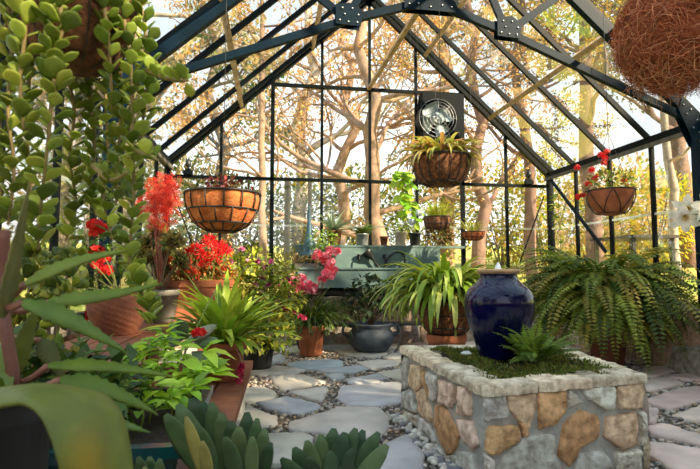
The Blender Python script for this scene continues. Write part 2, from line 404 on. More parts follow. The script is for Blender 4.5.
for o, a, b, n in ((wb, (XL, YB-.1), (XR, YB-.1), (0, -1)), (wl, (XL+.1, YF), (XL+.1, YB), (1, 0)), (wr, (XR-.1, YF), (XR-.1, YB), (-1, 0))):
    m1, m2, m3 = MB(), MB(), MB()
    stonewall(m1, m2, a, b, 0, KW-.04, n, .42, .24, .2); cap(m3, a, b, KW-.045, n, .24)
    build(m2, 'mortar', 'mortar', o); build(m1, 'stones', 'stone', o); build(m3, 'coping', 'stone', o)
# back frame
mb = MB(); w = .035
for i in range(9):
    x = XL+MU*i; t_ = .07 if i in (0, 8) else (.05 if i in (2, 6) else w)
    ztop = ZE if i in (0, 8) else roofz(x)-.02
    mb.box((x-t_/2, YB-t_, KW), (x+t_/2, YB, ztop))
ZM = 2.105
mb.box((XL, YB-.05, ZM-.02), (XR, YB, ZM+.02)); mb.box((XL+2*MU, YB-.045, 3.32), (XL+6*MU, YB, 3.36)); mb.box((XL, YB-.06, KW-.01), (XR, YB, KW+.04))
for s in (-1, 1):
    xe = XC+s*(XR-XC)
    mb.bar((xe, YB-.03, ZE), (XC, YB-.03, ZR), .07, .075, (0, 0, 1)); mb.bar((xe, YB-.15, ZE+.0), (XC, YB-.15, ZR), .045, .05, (0, 0, 1))
build(mb, 'frame', 'frame', wb)
mb = MB()      # diagonal bracing in the corners
mb.bar(PY(544, 196, 6.33), PY(520, 262, 6.33), .02, .012); mb.bar(PY(170, 182, 6.33), PY(192, 244, 6.33), .03, .012)
build(mb, 'brace', 'frame', wb)
mb = MB()
for i in range(8):
    x0, x1 = XL+MU*i+.01, XL+MU*(i+1)-.01
    for za, zb in ((KW, ZM), (ZM, None)):
        t0 = zb if zb else roofz(x0); t1 = zb if zb else roofz(x1)
        vs = [(x, y, z) for y in (YB-.018, YB-.014) for x, z in ((x0, za), (x1, za), (x1, t1), (x0, t0))]
        mb.add(vs, [(0,1,2,3),(7,6,5,4),(0,4,5,1),(1,5,6,2),(2,6,7,3),(3,7,4,0)], (1,1,1), False)
build(mb, 'panes', 'glass', wb)
mb = MB(); mb.box((XL, YB-.026, 1.50), (XR, YB-.02, 1.525)); build(mb, 'glass_lap', 'lap', wb)
# side frames
for o, X, s in ((wl, XL, 1), (wr, XR, -1)):
    mb = MB(); Y = YB; k = 0
    while Y > YF-.01:
        if k: mb.box((X-.018, Y-.018, KW), (X+.018, Y+.018, ZE))
        Y -= BAY; k += 1
    mb.box((X-.05, YF, ZE-.035), (X+.05, YB, ZE+.035)); mb.box((X-.03, YF, KW-.01), (X+.03, YB, KW+.04))
    build(mb, 'frame', 'frame', o)
    mb = MB(); mb.box((X-.004, YF, KW), (X, YB, ZE)); build(mb, 'panes', 'glass', o)
    mb = MB(); mb.box((X+s*.004, YF, 1.50), (X+s*.01, YB, 1.525)); build(mb, 'glass_lap', 'lap', o)
    mb = MB(); mb.box((X+s*.05-.012, YF, ZE-.075), (X+s*.05+.012, YB, ZE-.035)); build(mb, 'gutter_strip', 'gutter', o)
mb = MB(); mb.bar(PX(551, 180, XR-.03), PX(606, 252, XR-.03), .045, .015, (1, 0, 0)); build(mb, 'brace', 'frameblue', wr)
# roof
mb = MB(); Y = YB; k = 0
while Y > YF-.01:
    if k:
        for s in (-1, 1): mb.bar((XC+s*(XR-XC), Y, ZE), (XC, Y, ZR), .032, .05)
    Y -= BAY; k += 1
mb.box((XC-.05, YF, ZR-.04), (XC+.05, YB, ZR+.03))
roof = struct(build(mb, 'ceiling', 'frame'))
mb = MB()
for s in (-1, 1):
    vs = [(XC+s*(XR-XC), y, ZE+dz) for y in (YF, YB) for dz in (.03, .035)]+[(XC, y, ZR+dz) for y in (YF, YB) for dz in (.03, .035)]
    mb.add(vs, [(0,2,6,4),(1,5,7,3),(0,4,5,1),(2,3,7,6),(0,1,3,2),(4,6,7,5)], (1,1,1), False)
build(mb, 'panes', 'roofglass', roof)
mb = MB()
for x in (XC-(XR-XC)*.655, XC-(XR-XC)*.30, XC+(XR-XC)*.655, XC+(XR-XC)*.30):
    z = roofz(x)-.035; mb.bar((x, YF, z), (x, YB-.05, z), .05, .03, (-SL if x < XC else SL, 0, 1))
build(mb, 'purlins', 'purlin', roof)
# unseen timber wall behind the viewer, added to keep light off the interior
wf = bpy.data.objects.new('wall_front_added', None); COL.objects.link(wf); BASE[wf.name] = V((0, 0, 0)); struct(wf)
mb = MB(); x = XL
while x < XR-.01:
    x1 = min(XR, x+.16)
    vs = [(a, y, z) for y in (YF-.06, YF-.03) for a, z in ((x+.002, -.1), (x1-.002, -.1), (x1-.002, 1.0), (x+.002, 1.0))]
    mb.add(vs, [(0,3,2,1),(4,5,6,7),(0,1,5,4),(1,2,6,5),(2,3,7,6),(3,0,4,7)], (1,1,1), False); x += .16
build(mb, 'boards', 'plank', wf)
# trusses
def truss(Y):
    t = bpy.data.objects.new('roof_truss_beam', None); COL.objects.link(t); struct(t); BASE[t.name] = V((0, 0, 0))
    mb = MB(); ins = .09; d = .05
    for s in (-1, 1):
        xe = XC+s*(XR-XC-ins)
        mb.box((xe-.035, Y-.03, 0), (xe+.035, Y+.03, 2.3))
        mb.bar((xe, Y, roofz(xe)-.07), (XC, Y, ZR-.1), .06, .09)
        q = XC+s*.68
        mb.bar((xe-s*.03, Y, 2.27), (q, Y, 2.95), .045, .06); mb.bar((q, Y, 2.95), (XC, Y, 3.17), .045, .06)
        mb.bar((q, Y, 2.95), (q+s*.56, Y, roofz(q+s*.56)-.08), .03, .06); mb.bar((q, Y, 2.95), (XC+s*.05, Y, 4.42), .03, .06)
    build(mb, 'members', 'frameblue', t)
    mb = MB(); bo = MB()
    def plate(pts):
        k = len(pts)
        for yy in (Y-.038, Y+.032):
            mb.add([(x, yy, z) for x, z in pts]+[(x, yy+.006, z) for x, z in pts], [tuple(range(k)), tuple(range(2*k-1, k-1, -1))]+[(i, i+k, (i+1) % k+k, (i+1) % k) for i in range(k)], (1,1,1), False)
    def bolt(x, z): bo.lathe([(.0085, -.006), (.0085, .003), (.005, .006)], (0, 0, 0), 8); n_ = 24; \
        bo.v.__setitem__(slice(-n_, None), [(x+p[0], Y-.04-p[2], z+p[1]) for p in bo.v[-n_:]])
    for s in (-1, 1):
        q = XC+s*.68
        plate([(q-.1, 2.9), (q+.1, 2.89), (q+.12, 3.02), (q+.03, 3.08), (q-.1, 3.06)])
        for dx, dz in ((-.07, -.02), (.0, -.03), (.07, -.03), (.08, .03), (.03, .08), (-.05, .08), (-.03, .03)): bolt(q+dx, 2.95+dz)
        xe = XC+s*(XR-XC-ins)
        plate([(xe+s*.04, 2.02), (xe+s*.04, 2.3), (xe-s*.16, 2.46), (xe-s*.2, 2.36), (xe-s*.05, 2.05)] if s > 0 else [(xe-s*.05, 2.05), (xe-s*.2, 2.36), (xe-s*.16, 2.46), (xe+s*.04, 2.3), (xe+s*.04, 2.02)])
        for dx, dz in ((0, 2.08), (0, 2.16), (-.06, 2.2), (-.12, 2.32), (-.15, 2.4), (-.08, 2.36), (-.02, 2.27)): bolt(xe+s*dx, dz)
    plate([(XC-.22, 3.07), (XC+.22, 3.07), (XC+.22, 3.15), (XC+.1, 3.25), (XC-.1, 3.25), (XC-.22, 3.15)])
    for dx, dz in ((-.18, 3.11), (-.1, 3.12), (-.1, 3.2), (.1, 3.12), (.1, 3.2), (.18, 3.11), (0, 3.1), (0, 3.2)): bolt(XC+dx, dz)
    build(mb, 'gusset_plates', 'frameblue', t); build(bo, 'bolts', 'steel', t)
truss(TY); truss(TY-4*BAY)
mb = MB(); mb.bar((XC-.02, TY, 3.2), (XC-.02, YB-.03, 3.34), .045, .03); mb.bar((XC-.02, TY-4*BAY, 3.2), (XC-.02, TY, 3.2), .045, .03)
struct(build(mb, 'trim_1', 'purlin'))
# ---- ground outside
def terr(x, y):
    dx = max(XL-x, x-XR, 0); dy = max(y-YB, YF-y, 0); d = math.hypot(dx, dy)
    return -.13 if d <= 0 else min(2.6, .22+.085*d+.08*mn.noise(V((x*.35, y*.35, 0))))
mb = MB(); n = 90; S = 1.0; ox, oy = XL-38.0, YF-24
xs = sorted([ox+i*1.1 for i in range(80)]+[XL-.005, XL, XR, XR+.005]); ys = sorted([oy+i*1.1 for i in range(80)]+[YF-.005, YF, YB, YB+.005])
mb.add([(x, y, terr(x, y)) for y in ys for x in xs], [(j*len(xs)+i, j*len(xs)+i+1, (j+1)*len(xs)+i+1, (j+1)*len(xs)+i) for j in range(len(ys)-1) for i in range(len(xs)-1)])
struct(build(mb, 'lawn', 'lawn'))
# ------------------------------------------------------------------ generic plant pieces
def pot(t, c, r, h, mat, taper=.68, rim=.16, soil=True, name='pot', n=32, wob=0, soilz=.9):
    mb = MB(); x, y, z = c
    pr = [(r*taper*.96, 0), (r*taper, .004), (r*(taper+(1-taper)*.8)*.97, h*(1-rim)), (r*.97, h*(1-rim)), (r, h*(1-rim)+.004), (r, h-.004), (r*.985, h), (r*.88, h), (r*.86, h*.85)] if rim else \
         [(r*taper*.96, 0), (r*taper, .004), (r*.96, h*.7), (r, h-.004), (r*.985, h), (r*.88, h), (r*.86, h*.85)]
    mb.lathe(pr, c, n, wob=wob); o = build(mb, name, mat, t)
    if soil:
        mb = MB(); mb.lathe([(r*.86, h*.8), (r*.87, h*soilz), (r*.4, h*soilz+.012), (.001, h*soilz+.016)], c, 20, wob=.05); build(mb, 'soil', 'soil', t)
    return o
def wire_basket(t, c, r, dp, liner='coir', nm=14, rows=3, wr=.004, hang=None, brick=False, chain=3, hw=.0022, sq=.55, gap=.03):
    c = V(c); mb = MB(); k = 9
    prof = [(max(.01, r*(math.sin((i/k)*PI/2)**sq if i else .02)), -dp*(math.cos((i/k)*PI/2))) for i in range(k+1)]
    n = nm*4; vs = []
    for i, (rr, z) in enumerate(prof):
        for j in range(n):
            q = 2*PI*j/n; pk = .965+.05*abs(math.sin(q*nm/2))*(1 if i not in (0, k) else .4)+.02*mn.noise(V((math.cos(q)*6, math.sin(q)*6, i*.9)))
            vs.append(c+V((math.cos(q)*rr*pk, math.sin(q)*rr*pk, z)))
    fs = [(i*n+j, i*n+(j+1) % n, (i+1)*n+(j+1) % n, (i+1)*n+j) for i in range(k) for j in range(n)]+[tuple(range(n-1, -1, -1))]
    b = len(vs); vs += [c+V((math.cos(2*PI*j/n)*r*.9, math.sin(2*PI*j/n)*r*.9, -.015)) for j in range(n)]
    fs += [(k*n+j, k*n+(j+1) % n, b+(j+1) % n, b+j) for j in range(n)]
    mb.add(vs, fs); build(mb, 'liner', liner, t)
    mb = MB(); n = 40; pt = lambda rr, q, z: c+V((math.cos(q)*rr, math.sin(q)*rr, z))
    P = lambda s: (r*1.015*max(.03, math.sin(s*PI/2)**sq), -dp*1.02*math.cos(s*PI/2))
    for i in range(rows+1):
        s_ = 1-(i/(rows+.35))*.92; rr, z = P(s_); mb.tube([pt(rr, 2*PI*j/n, z) for j in range(n)], wr*(1.3 if i == 0 else 1), 5, closed=True)
    for m in range(nm):
        q = 2*PI*m/nm
        if brick:
            for i in range(rows):
                s0, s1 = 1-(i/(rows+.35))*.92, 1-((i+1)/(rows+.35))*.92; qq = q+(PI/nm if i % 2 else 0)
                mb.tube([pt(P(s)[0], qq, P(s)[1]) for s in (s0, (s0+s1)/2, s1)], wr*.9, 5)
        else: mb.tube([pt(P(s/8)[0], q, P(s/8)[1]) for s in range(8, 0, -1)], wr*.9, 5)
    build(mb, 'wire_frame', 'black', t)
    mb = MB(); mb.lathe([(r*.89, -.03), (r*.5, .0), (.001, .01)], c, 20, wob=.05); build(mb, 'soil', 'soil', t)
    if hang:
        mb = MB(); hk = c+V((0, 0, hang[0])); top = V((c.x, c.y, hang[1]))
        for m in range(chain): q = 2*PI*m/chain+.6; mb.tube([pt(r, q, 0), hk], hw, 5)
        mb.tube([hk, hk.lerp(top, .5), top], hw*1.1, 5); build(mb, 'hanger', 'black', t)
def straps(mb, base, n, ln, w, cols, up=(.5, 1.45), droop=(.8, 2.2), spread=.03, azr=(0, 2*PI), seg=9, fold=.3, a=.35):
    for i in range(n):
        az = R.uniform(*azr); l = ln*R.uniform(.65, 1.1); q = R.random(); b = V(base)+V((math.cos(az), math.sin(az), 0))*spread*R.random()
        ww = w*R.uniform(.75, 1.15)
        mb.ribbon(arch(b, az, l, up[0]+(up[1]-up[0])*q, R.uniform(*droop), seg, R.uniform(-.35, .35)), wprof(seg, ww, a), (math.cos(az)*.02, math.sin(az)*.02, 1), fold, jit(R.choice(cols), .16))
def clump(mb, c, rad, n, ln, w, cols, kind='leafq', up=.4, shell=.35):
    c = V(c); rad = V(rad)
    for i in range(n):
        d = rdir(); k = R.uniform(shell, 1)**.6; p = c+V((d.x*rad.x, d.y*rad.y, d.z*rad.z))*k
        dd = (d+rdir()*.7+V((0, 0, R.uniform(-.5, up)))).normalized(); l = ln*R.uniform(.6, 1.25)
        (mb.leafq if kind == 'leafq' else mb.diamond)(p, dd, d*.6+V((0, 0, 1))+rdir()*.4, l, w*l/ln, jit(R.choice(cols), .2))
def stems(mb, base, tips, r=.004, col=G['olive'], sag=.0):
    b = V(base)
    for p in tips:
        p = V(p); m = b.lerp(p, .5)+V((R.uniform(-.02, .02), R.uniform(-.02, .02), .03)); mb.tube(spline([b+V((R.uniform(-.02, .02), R.uniform(-.02, .02), 0)), m, p], 5), [r, r*.95, r*.9, r*.8, r*.7, r*.5], 5, col)
def floret(mb, p, d, s, col, k=5, w=.35):
    p = V(p); d = V(d).normalized(); a = d.orthogonal().normalized(); b = d.cross(a)
    for i in range(k):
        q = 2*PI*i/k+.3; e = a*math.cos(q)+b*math.sin(q); mb.diamond(p, e+d*.35, d, s*R.uniform(.85, 1.1), s*w, jit(col, .1))
def umbel(mb, c, rad, n, s, cols, k=5, zlo=-.3, w=.35):
    c = V(c)
    for i in range(n):
        d = rdir(zlo, 1); p = c+V((d.x*rad[0], d.y*rad[1], d.z*rad[2]))*R.uniform(.55, 1); floret(mb, p, d+rdir()*.3, s, R.choice(cols), k, w)
def uf(t, *a, **k):      # one flower head, a part of its own
    m = MB(); umbel(m, *a, **k); build(m, 'flower_head', 'petal', t)
def frond(mb, base, az, ln, up, droop, pin, cols, seg=10, npin=26, side=0, stemcol=G['olive']):
    P = arch(base, az, ln, up, droop, seg, side); Q = spline(P, npin); mb.tube(P, [.003*(1-i/seg*.75) for i in range(seg+1)], 4, stemcol); c = R.choice(cols)
    for i in range(2, npin+1):
        t = i/npin; tg = (Q[min(i+1, npin)]-Q[i-1]).normalized(); sd = tg.cross(V((0, 0, 1)))
        if sd.length < .15: sd = V((-math.sin(az), math.cos(az), 0))
        sd.normalize(); nn = sd.cross(tg); l = pin*min(1, .45+t*2.2)*(1-max(0, (t-.55)/.45)**1.5*.85)
        for s in (-1, 1): mb.leafq(Q[i], sd*s+tg*.28-nn*.18+rdir()*.1, nn, l, l*.22+.0012, jit(c, .14))

# ------------------------------------------------------------------ THE STONE PLANTER WITH THE JAR
ph = .46; pc = V((1.33, 2.65, 0))
t = thing('stone_planter', 'low raised planter of rough field stones with pale capstones and moss on top', 'planter', pc)
mb = MB()
ins = lambda P, d: [(x+(pc.x-x)/abs(pc.x-x)*d, y+(pc.y-y)/abs(pc.y-y)*d) for x, y in P]
I1 = ins(PLB, .012); I2 = ins(PLB, .12); k4 = range(4)
mb.add([(x, y, 0) for x, y in I1]+[(x, y, ph-.05) for x, y in I1]+[(x, y, ph-.05) for x, y in I2]+[(x, y, .2) for x, y in I2],
       [(i, (i+1) % 4, 4+(i+1) % 4, 4+i) for i in k4]+[(4+i, 4+(i+1) % 4, 8+(i+1) % 4, 8+i) for i in k4]+[(8+i, 8+(i+1) % 4, 12+(i+1) % 4, 12+i) for i in k4], (1,1,1), False)
build(mb, 'mortar_core', 'mortar', t)
mb = MB()
def face(a, b, polys, unp):
    a3, b3 = V((*a, 0)), V((*b, 0)); tt = (b3-a3).normalized(); L_ = (b3-a3).length; nn = V((tt.y, -tt.x, 0))
    def to3(s, q, h): return a3+tt*s+V((0, 0, q))+nn*(h-.012)
    return a3, tt, L_, nn, to3
def hit(u, v, a3, nn): r = ray(u, v); return O+r*((a3-O).dot(nn)/r.dot(nn))
fl, fr, bl, br = PLB[1], PLB[2], PLB[0], PLB[3]
OR, LG, WG, TN, PK, BR = srgb(212, 168, 122), srgb(192, 188, 180), srgb(216, 208, 194), srgb(218, 188, 156), srgb(220, 190, 170), srgb(196, 152, 108)
FRONT = [(LG,[(188,312),(246,306),(255,355),(190,370)]), (TN,[(250,306),(310,296),(310,345),(295,390),(255,342)]), (OR,[(318,300),(375,293),(375,340),(355,374),(320,384)]),
 (WG,[(383,294),(413,325),(378,341)]), (WG,[(413,291),(480,286),(480,340),(465,345),(420,316)]), (TN,[(487,276),(541,270),(541,338),(490,342)]),
 (OR,[(213,376),(276,376),(280,404),(226,440),(208,434)]), (BR,[(372,374),(410,341),(445,356),(445,400),(402,430),(387,466),(360,442)]), (TN,[(464,360),(530,346),(530,420),(492,426),(460,400)]),
 (LG,[(232,455),(290,397),(350,395),(356,440),(372,478),(330,500),(225,500)]), (LG,[(404,438),(458,430),(478,468),(440,500),(392,486)]), (WG,[(484,434),(536,428),(540,500),(490,500)]),
 (LG,[(150,366),(200,376),(200,440),(160,440)]), (WG,[(152,446),(220,448),(216,500),(152,500)]), (BR,[(283,352),(296,396),(284,398),(276,370)]), (WG,[(535,350),(546,345),(546,420),(536,418)]),
 (OR,[(160,312),(180,306),(184,366),(158,358)]), (TN,[(376,476),(440,508),(440,530),(360,530),(340,508)]), (LG,[(448,508),(480,476),(486,530),(450,530)]), (OR,[(226,508),(330,508),(350,530),(226,530)])]
LEFT = [(LG,[(8,90),(28,100),(24,150),(30,190),(10,200)]), (TN,[(34,115),(72,125),(74,185),(52,215),(36,190)]), (WG,[(88,140),(128,160),(120,240),(104,236)]), (PK,[(130,165),(188,190),(184,240),(168,262),(130,244)]),
 (LG,[(8,210),(30,200),(50,230),(52,280),(10,262)]), (TN,[(58,210),(82,200),(108,300),(100,312),(62,280)]), (BR,[(122,252),(150,262),(196,350),(190,395),(160,425),(130,380),(118,300)]), (PK,[(194,186),(236,200),(236,290),(196,284)]),
 (PK,[(192,300),(240,310),(262,390),(240,410),(204,360)]), (LG,[(66,292),(100,322),(116,380),(90,370),(64,330)]), (WG,[(10,270),(56,290),(58,330),(12,300)]), (LG,[(96,384),(126,392),(150,440),(110,430)]),
 (LG,[(196,408),(250,420),(256,500),(190,470)]), (BR,[(76,138),(84,142),(98,230),(84,190)]), (LG,[(150,448),(184,424),(188,500),(160,490)])]
for (A, B, lst, z0, k) in ((fl, fr, FRONT, 'f', 2.142), (bl, fl, LEFT, 'l', 3.375)):
    a3, tt, L_, nn, to3 = face(A, B, None, None)
    for colr, poly in lst:
        P = []
        for x, y in poly:
            u, v = (390+x/2.142, 250+y/2.142) if z0 == 'f' else (400+x/3.375, 330+y/3.375)
            p = hit(u, v, a3, nn); P.append((min(max((p-a3).dot(tt), .004), L_-.004), min(max(p.z, .005), ph-.05)))
        ar = sum(P[i-1][0]*P[i][1]-P[i][0]*P[i-1][1] for i in range(len(P)))
        if abs(ar) < .0006: continue
        if ar < 0: P.reverse()
        lump(mb, P, to3, .022, jit(colr, .06), 44, 0, .0035, .010, bl=.2)
for A, B in ((fr, br), (br, bl)):
    a3, tt, L_, nn, to3 = face(A, B, None, None)
    for c in voronoi(0, L_, 0, ph-.05, .19, .15, .4, .012): lump(mb, c, to3, .022, jit(R.choice(STONES), .1), 36, 0, .0035, .009, bl=.2)
build(mb, 'wall_stones', 'stone', t)
mb = MB()
def capstrip(A, B, segs, w, ov=.012):
    a3, b3 = V((*A, 0)), V((*B, 0)); tt = (b3-a3).normalized(); L_ = (b3-a3).length; nn = V((tt.y, -tt.x, 0))
    for s0, s1 in segs:
        wi = w*R.uniform(.9, 1.15); k = 5
        P = [(s0*L_+.003, ov)]+[(s0*L_+(s1-s0)*L_*i/k, ov+R.uniform(-.012, .012)) for i in range(1, k)]+[(s1*L_-.003, ov), (s1*L_-.003, -wi)]+[(s1*L_-(s1-s0)*L_*i/k, -wi+R.uniform(-.02, .02)) for i in range(1, k)]+[(s0*L_+.003, -wi)]
        P.reverse()
        lump(mb, P, lambda s, q, h: a3+tt*s+nn*q+V((0, 0, ph-.048+h)), .046, jit(R.choice([srgb(212, 198, 174), srgb(216, 198, 168), srgb(204, 190, 166)]), .05), 60, 0, .006, .006, base=0, bl=.1)
capstrip(fl, fr, ((-.015, .3), (.305, .64), (.645, 1.015)), .13); capstrip(bl, fl, ((-.01, .2), (.21, .5), (.51, .88)), .13); capstrip(fr, br, ((.15, .5), (.51, .86)), .13); capstrip(br, bl, ((-.02, .4), (.41, .86)), .13)
build(mb, 'capstones', 'stone', t)
mb = MB(); nx = 24
def soilh(x, y): return .425+.03*mn.noise(V((x*5, y*5, 3)))+.012
B0, B1 = (1.0, 1.72), (2.22, 3.06)
mb.add([(B0[0]-.04+(B0[1]-B0[0]+.08)*i/nx, B1[0]-.04+(B1[1]-B1[0]+.08)*j/nx, soilh(B0[0]+(B0[1]-B0[0])*i/nx, B1[0]+(B1[1]-B1[0])*j/nx)) for j in range(nx+1) for i in range(nx+1)],
       [(j*(nx+1)+i, j*(nx+1)+i+1, (j+1)*(nx+1)+i+1, (j+1)*(nx+1)+i) for j in range(nx) for i in range(nx)])
build(mb, 'soil', 'soil', t)
mb = MB()
for i in range(13000):
    x, y = R.uniform(B0[0]-.02, B0[1]), R.uniform(B1[0]-.02, B1[1]); k = mn.noise(V((x*4.5, y*4.5, 9)))
    if k < -.45: continue
    z = soilh(x, y)+.006+max(0, k)*.06+R.uniform(-.004, .01)
    mb.diamond((x, y, z), rdir(.1, 1), rdir(), R.uniform(.012, .028), R.uniform(.002, .005), jit(R.choice([srgb(84, 100, 32), srgb(108, 116, 42), srgb(66, 80, 30), srgb(126, 116, 58)]), .2))
o = build(mb, 'moss', 'moss', t); o['kind'] = 'stuff'; o['label'] = 'green moss mat'
# jar
jc = PZ(500, 359, .44); jc = V((jc.x, jc.y, .45)); jd = 2.64
t = thing('fountain_jar', 'large glossy cobalt blue urn standing on moss in the stone planter', 'urn', jc)
mb = MB(); jp = [(19, 0), (21, 1), (26, 14), (31.5, 30), (35.5, 44), (37.3, 55), (37.4, 63), (35.6, 70), (31, 76.5), (25, 81.5), (21.3, 85.5), (20, 89), (20.2, 92)]
sc_ = px(1, jd)*.985; jpp = [(px(r, jd), z*sc_) for r, z in jp]
q = spline([(r, 0, z) for r, z in jpp], 48); mb.lathe([(p.x, p.z) for p in q]+[(px(17.5, jd), 90*sc_), (px(17.5, jd), 80*sc_)], jc, 64)
build(mb, 'body', 'blueglaze', t)
mb = MB(); mb.lathe([(px(19.5, jd), 91.5*sc_), (px(21.5, jd), 93*sc_), (px(23.2, jd), 94.6*sc_), (px(23.2, jd), 96*sc_), (px(22.5, jd), 97*sc_), (px(19, jd), 97.2*sc_), (px(17.4, jd), 96*sc_), (px(17.4, jd), 89*sc_)], jc, 48)
build(mb, 'rim', 'rimstone', t, label='unglazed tan rim')
mb = MB(); wz = 95.2*sc_; mb.lathe([(px(17.3, jd), wz-.01), (px(17.3, jd), wz), (px(8, jd), wz+.004), (px(3.6, jd), wz+.012), (px(2.6, jd), wz+.03), (px(1.4, jd), wz+.045), (.001, wz+.05)], jc, 24, wob=.1); build(mb, 'water', 'water', t, label='bubbling water spout')
mb = MB()
t = thing('valve_float', 'small white plastic piece lying in the moss at the foot of the blue urn', 'fitting', PZ(467, 354, .45))
for i in range(5): mb.sphere(PZ(463+i*1.6, 353+R.uniform(-1, 1), .462), px(2.2, 2.7), 8, 6, jit((.7, .78, .85), .1), (1.2, 1, .7))
build(mb, 'shell', 'white', t)
fb = PZ(533, 362, .46)
t = thing('small_fern', 'small bright green fern growing in the moss in front of the blue urn', 'fern', fb)
mb = MB()
for i in range(34):
    az = R.uniform(0, 2*PI); frond(mb, fb+V((R.uniform(-.02, .02), R.uniform(-.02, .02), 0)), az, R.uniform(.2, .3), R.uniform(.5, 1.35), R.uniform(.6, 1.3), .042, [G['fern'], srgb(122, 148, 62), srgb(140, 166, 76)], 7, 17)
build(mb, 'fronds', 'leaf', t)

# ------------------------------------------------------------------ BEHIND THE PLANTER: strap plant in a wire basket on a terracotta pot
bY = 3.95; bc = PY(446, 299, bY); br_ = px(28, 4.05)
t = thing('terracotta_pot', 'orange terracotta pot under the wire basket behind the stone planter', 'pot', (bc.x, bc.y, 0))
pot(t, (bc.x, bc.y, 0.026), px(20, 4.05), .405, 'terra', .8, .14, False)
t = thing('strap_leaf_basket_plant', 'wire basket of long yellow-green strap leaves standing behind the blue urn', 'plant', bc)
wire_basket(t, bc, br_, .285, 'coirdark', 12, 3, .005, None, sq=.42)
mb = MB(); straps(mb, bc+V((0, 0, .0)), 340, .6, .025, [srgb(138, 166, 56), srgb(168, 186, 82), srgb(116, 144, 54), srgb(186, 196, 112)], (.5, 1.5), (1.4, 2.9), .16, seg=10)
build(mb, 'leaves', 'leaf', t)

# ------------------------------------------------------------------ HANGING BASKETS
c = PY(223, 194, 3.3); t = thing('hanging_basket', 'hanging wire basket with bright orange coir liner and small dark red plants', 'hanging basket', c)
wire_basket(t, c, px(36, 3.29), px(38, 3.29), 'coir', 13, 3, .0055, (.42, roofz(c.x)-.03), True, sq=.78)
mb = MB()
for i in range(9): clump(mb, c+V((R.uniform(-.17, .17), R.uniform(-.15, .15), R.uniform(.02, .08))), (.05, .05, .05), 16, .05, .014, [srgb(116, 40, 44), srgb(140, 56, 56), srgb(74, 40, 36), srgb(110, 84, 66)])
build(mb, 'foliage', 'leaf', t)
c = PY(441, 158, 3.7); t = thing('hanging_basket', 'large hanging basket with brown coir liner and drooping pale strap leaves before the fan', 'hanging basket', c)
wire_basket(t, c, px(30, 3.75), px(30, 3.75), 'coirdark', 16, 1, .0045, (.45, roofz(c.x)-.03), sq=.6)
mb = MB(); straps(mb, c, 150, .33, .017, [srgb(186, 176, 96), srgb(150, 160, 74), srgb(180, 140, 104), srgb(206, 194, 128), srgb(196, 156, 148)], (.4, 1.3), (1.2, 2.6), .17, seg=7)
clump(mb, c+V((0, 0, .05)), (.2, .2, .08), 80, .06, .018, [srgb(140, 150, 60), srgb(176, 180, 90)]); build(mb, 'foliage', 'leaf', t)
c = PY(610, 191, 3.75); t = thing('hanging_basket', 'hanging terracotta bowl in wire with small red flowers by the right wall', 'hanging basket', c)
mb = MB(); r_ = px(22.5, 4.2); mb.lathe([(r_*.3, -r_*1.08), (r_*.55, -r_*1.0), (r_*.82, -r_*.6), (r_*.97, -r_*.15), (r_, 0), (r_*.94, 0), (r_*.9, -.03)], c, 32); build(mb, 'bowl', 'terra', t)
mb = MB(); mb.lathe([(r_*.92, -.03), (r_*.4, 0), (.001, .01)], c, 20); build(mb, 'soil', 'soil', t)
mb = MB(); pr = lambda q, s: c+V((math.cos(q)*r_*1.03*s[0], math.sin(q)*r_*1.03*s[0], r_*s[1]))
mb.tube([pr(2*PI*j/32, (1, 0)) for j in range(32)], .005, 5, closed=True); mb.tube([pr(2*PI*j/32, (.58, -1)) for j in range(32)], .004, 5, closed=True)
for m in range(6):
    q0 = 2*PI*m/6
    for s in (-1, 1): mb.tube([pr(q0+s*.52*i/6, (1-.42*(i/6)**2.2, -i/6)) for i in range(7)], .004, 5)
build(mb, 'wire_frame', 'black', t)
mb = MB(); hk = c+V((0, 0, .5)); [mb.tube([pr(2*PI*m/3, (1, 0)), hk], .002, 4) for m in range(3)]; mb.tube([hk, V((c.x, c.y, roofz(c.x)-.03))], .0025, 4); build(mb, 'hanger', 'black', t)
mb = MB(); clump(mb, c+V((0, 0, .07)), (.19, .19, .1), 320, .045, .012, [G['mid'], G['olive'], srgb(150, 116, 66), G['lime']]); build(mb, 'foliage', 'leaf', t)
mb = MB()
for u, v in ((577, 168), (583, 196), (605, 158), (604, 163), (607, 152), (588, 184), (596, 178), (578, 197), (624, 180), (592, 170), (601, 155)): uf(t, PY(u, v, 3.75+R.uniform(-.1, .1)), (.02, .02, .02), 9, .022, [srgb(224, 40, 44), srgb(240, 84, 72)])
build(mb, 'flowers', 'petal', t)
mb = MB(); stems(mb, c, [PY(577, 170, 3.7), PY(604, 165, 3.75), PY(588, 186, 3.75), PY(580, 195, 3.75)], .0025); build(mb, 'stems', 'stem', t)
c = PY(473, 232, 5.7); t = thing('hanging_basket', 'small orange hanging basket of pale grass, farthest from the camera near the back glass', 'hanging basket', c)
wire_basket(t, c, px(12, 5.7), px(9, 5.7), 'coir', 12, 2, .004, (.4, roofz(c.x)-.03))
mb = MB(); straps(mb, c, 80, .2, .006, [srgb(196, 186, 110), srgb(176, 168, 90), G['lime']], (.9, 1.5), (.6, 1.8), .09, seg=5); build(mb, 'foliage', 'leaf', t)
c = PY(437, 217, 5.75); t = thing('hanging_basket', 'woven hanging basket of fine yellow grass with brown trailing growth beneath', 'hanging basket', c)
wire_basket(t, c, px(14, 5.7), px(13, 5.7), 'wicker', 12, 2, .004, (.45, roofz(c.x)-.03), sq=.3)
mb = MB(); straps(mb, c, 170, .24, .006, [srgb(206, 200, 90), srgb(180, 186, 80), G['lime']], (.8, 1.5), (.5, 1.6), .12, seg=5); build(mb, 'foliage', 'leaf', t)
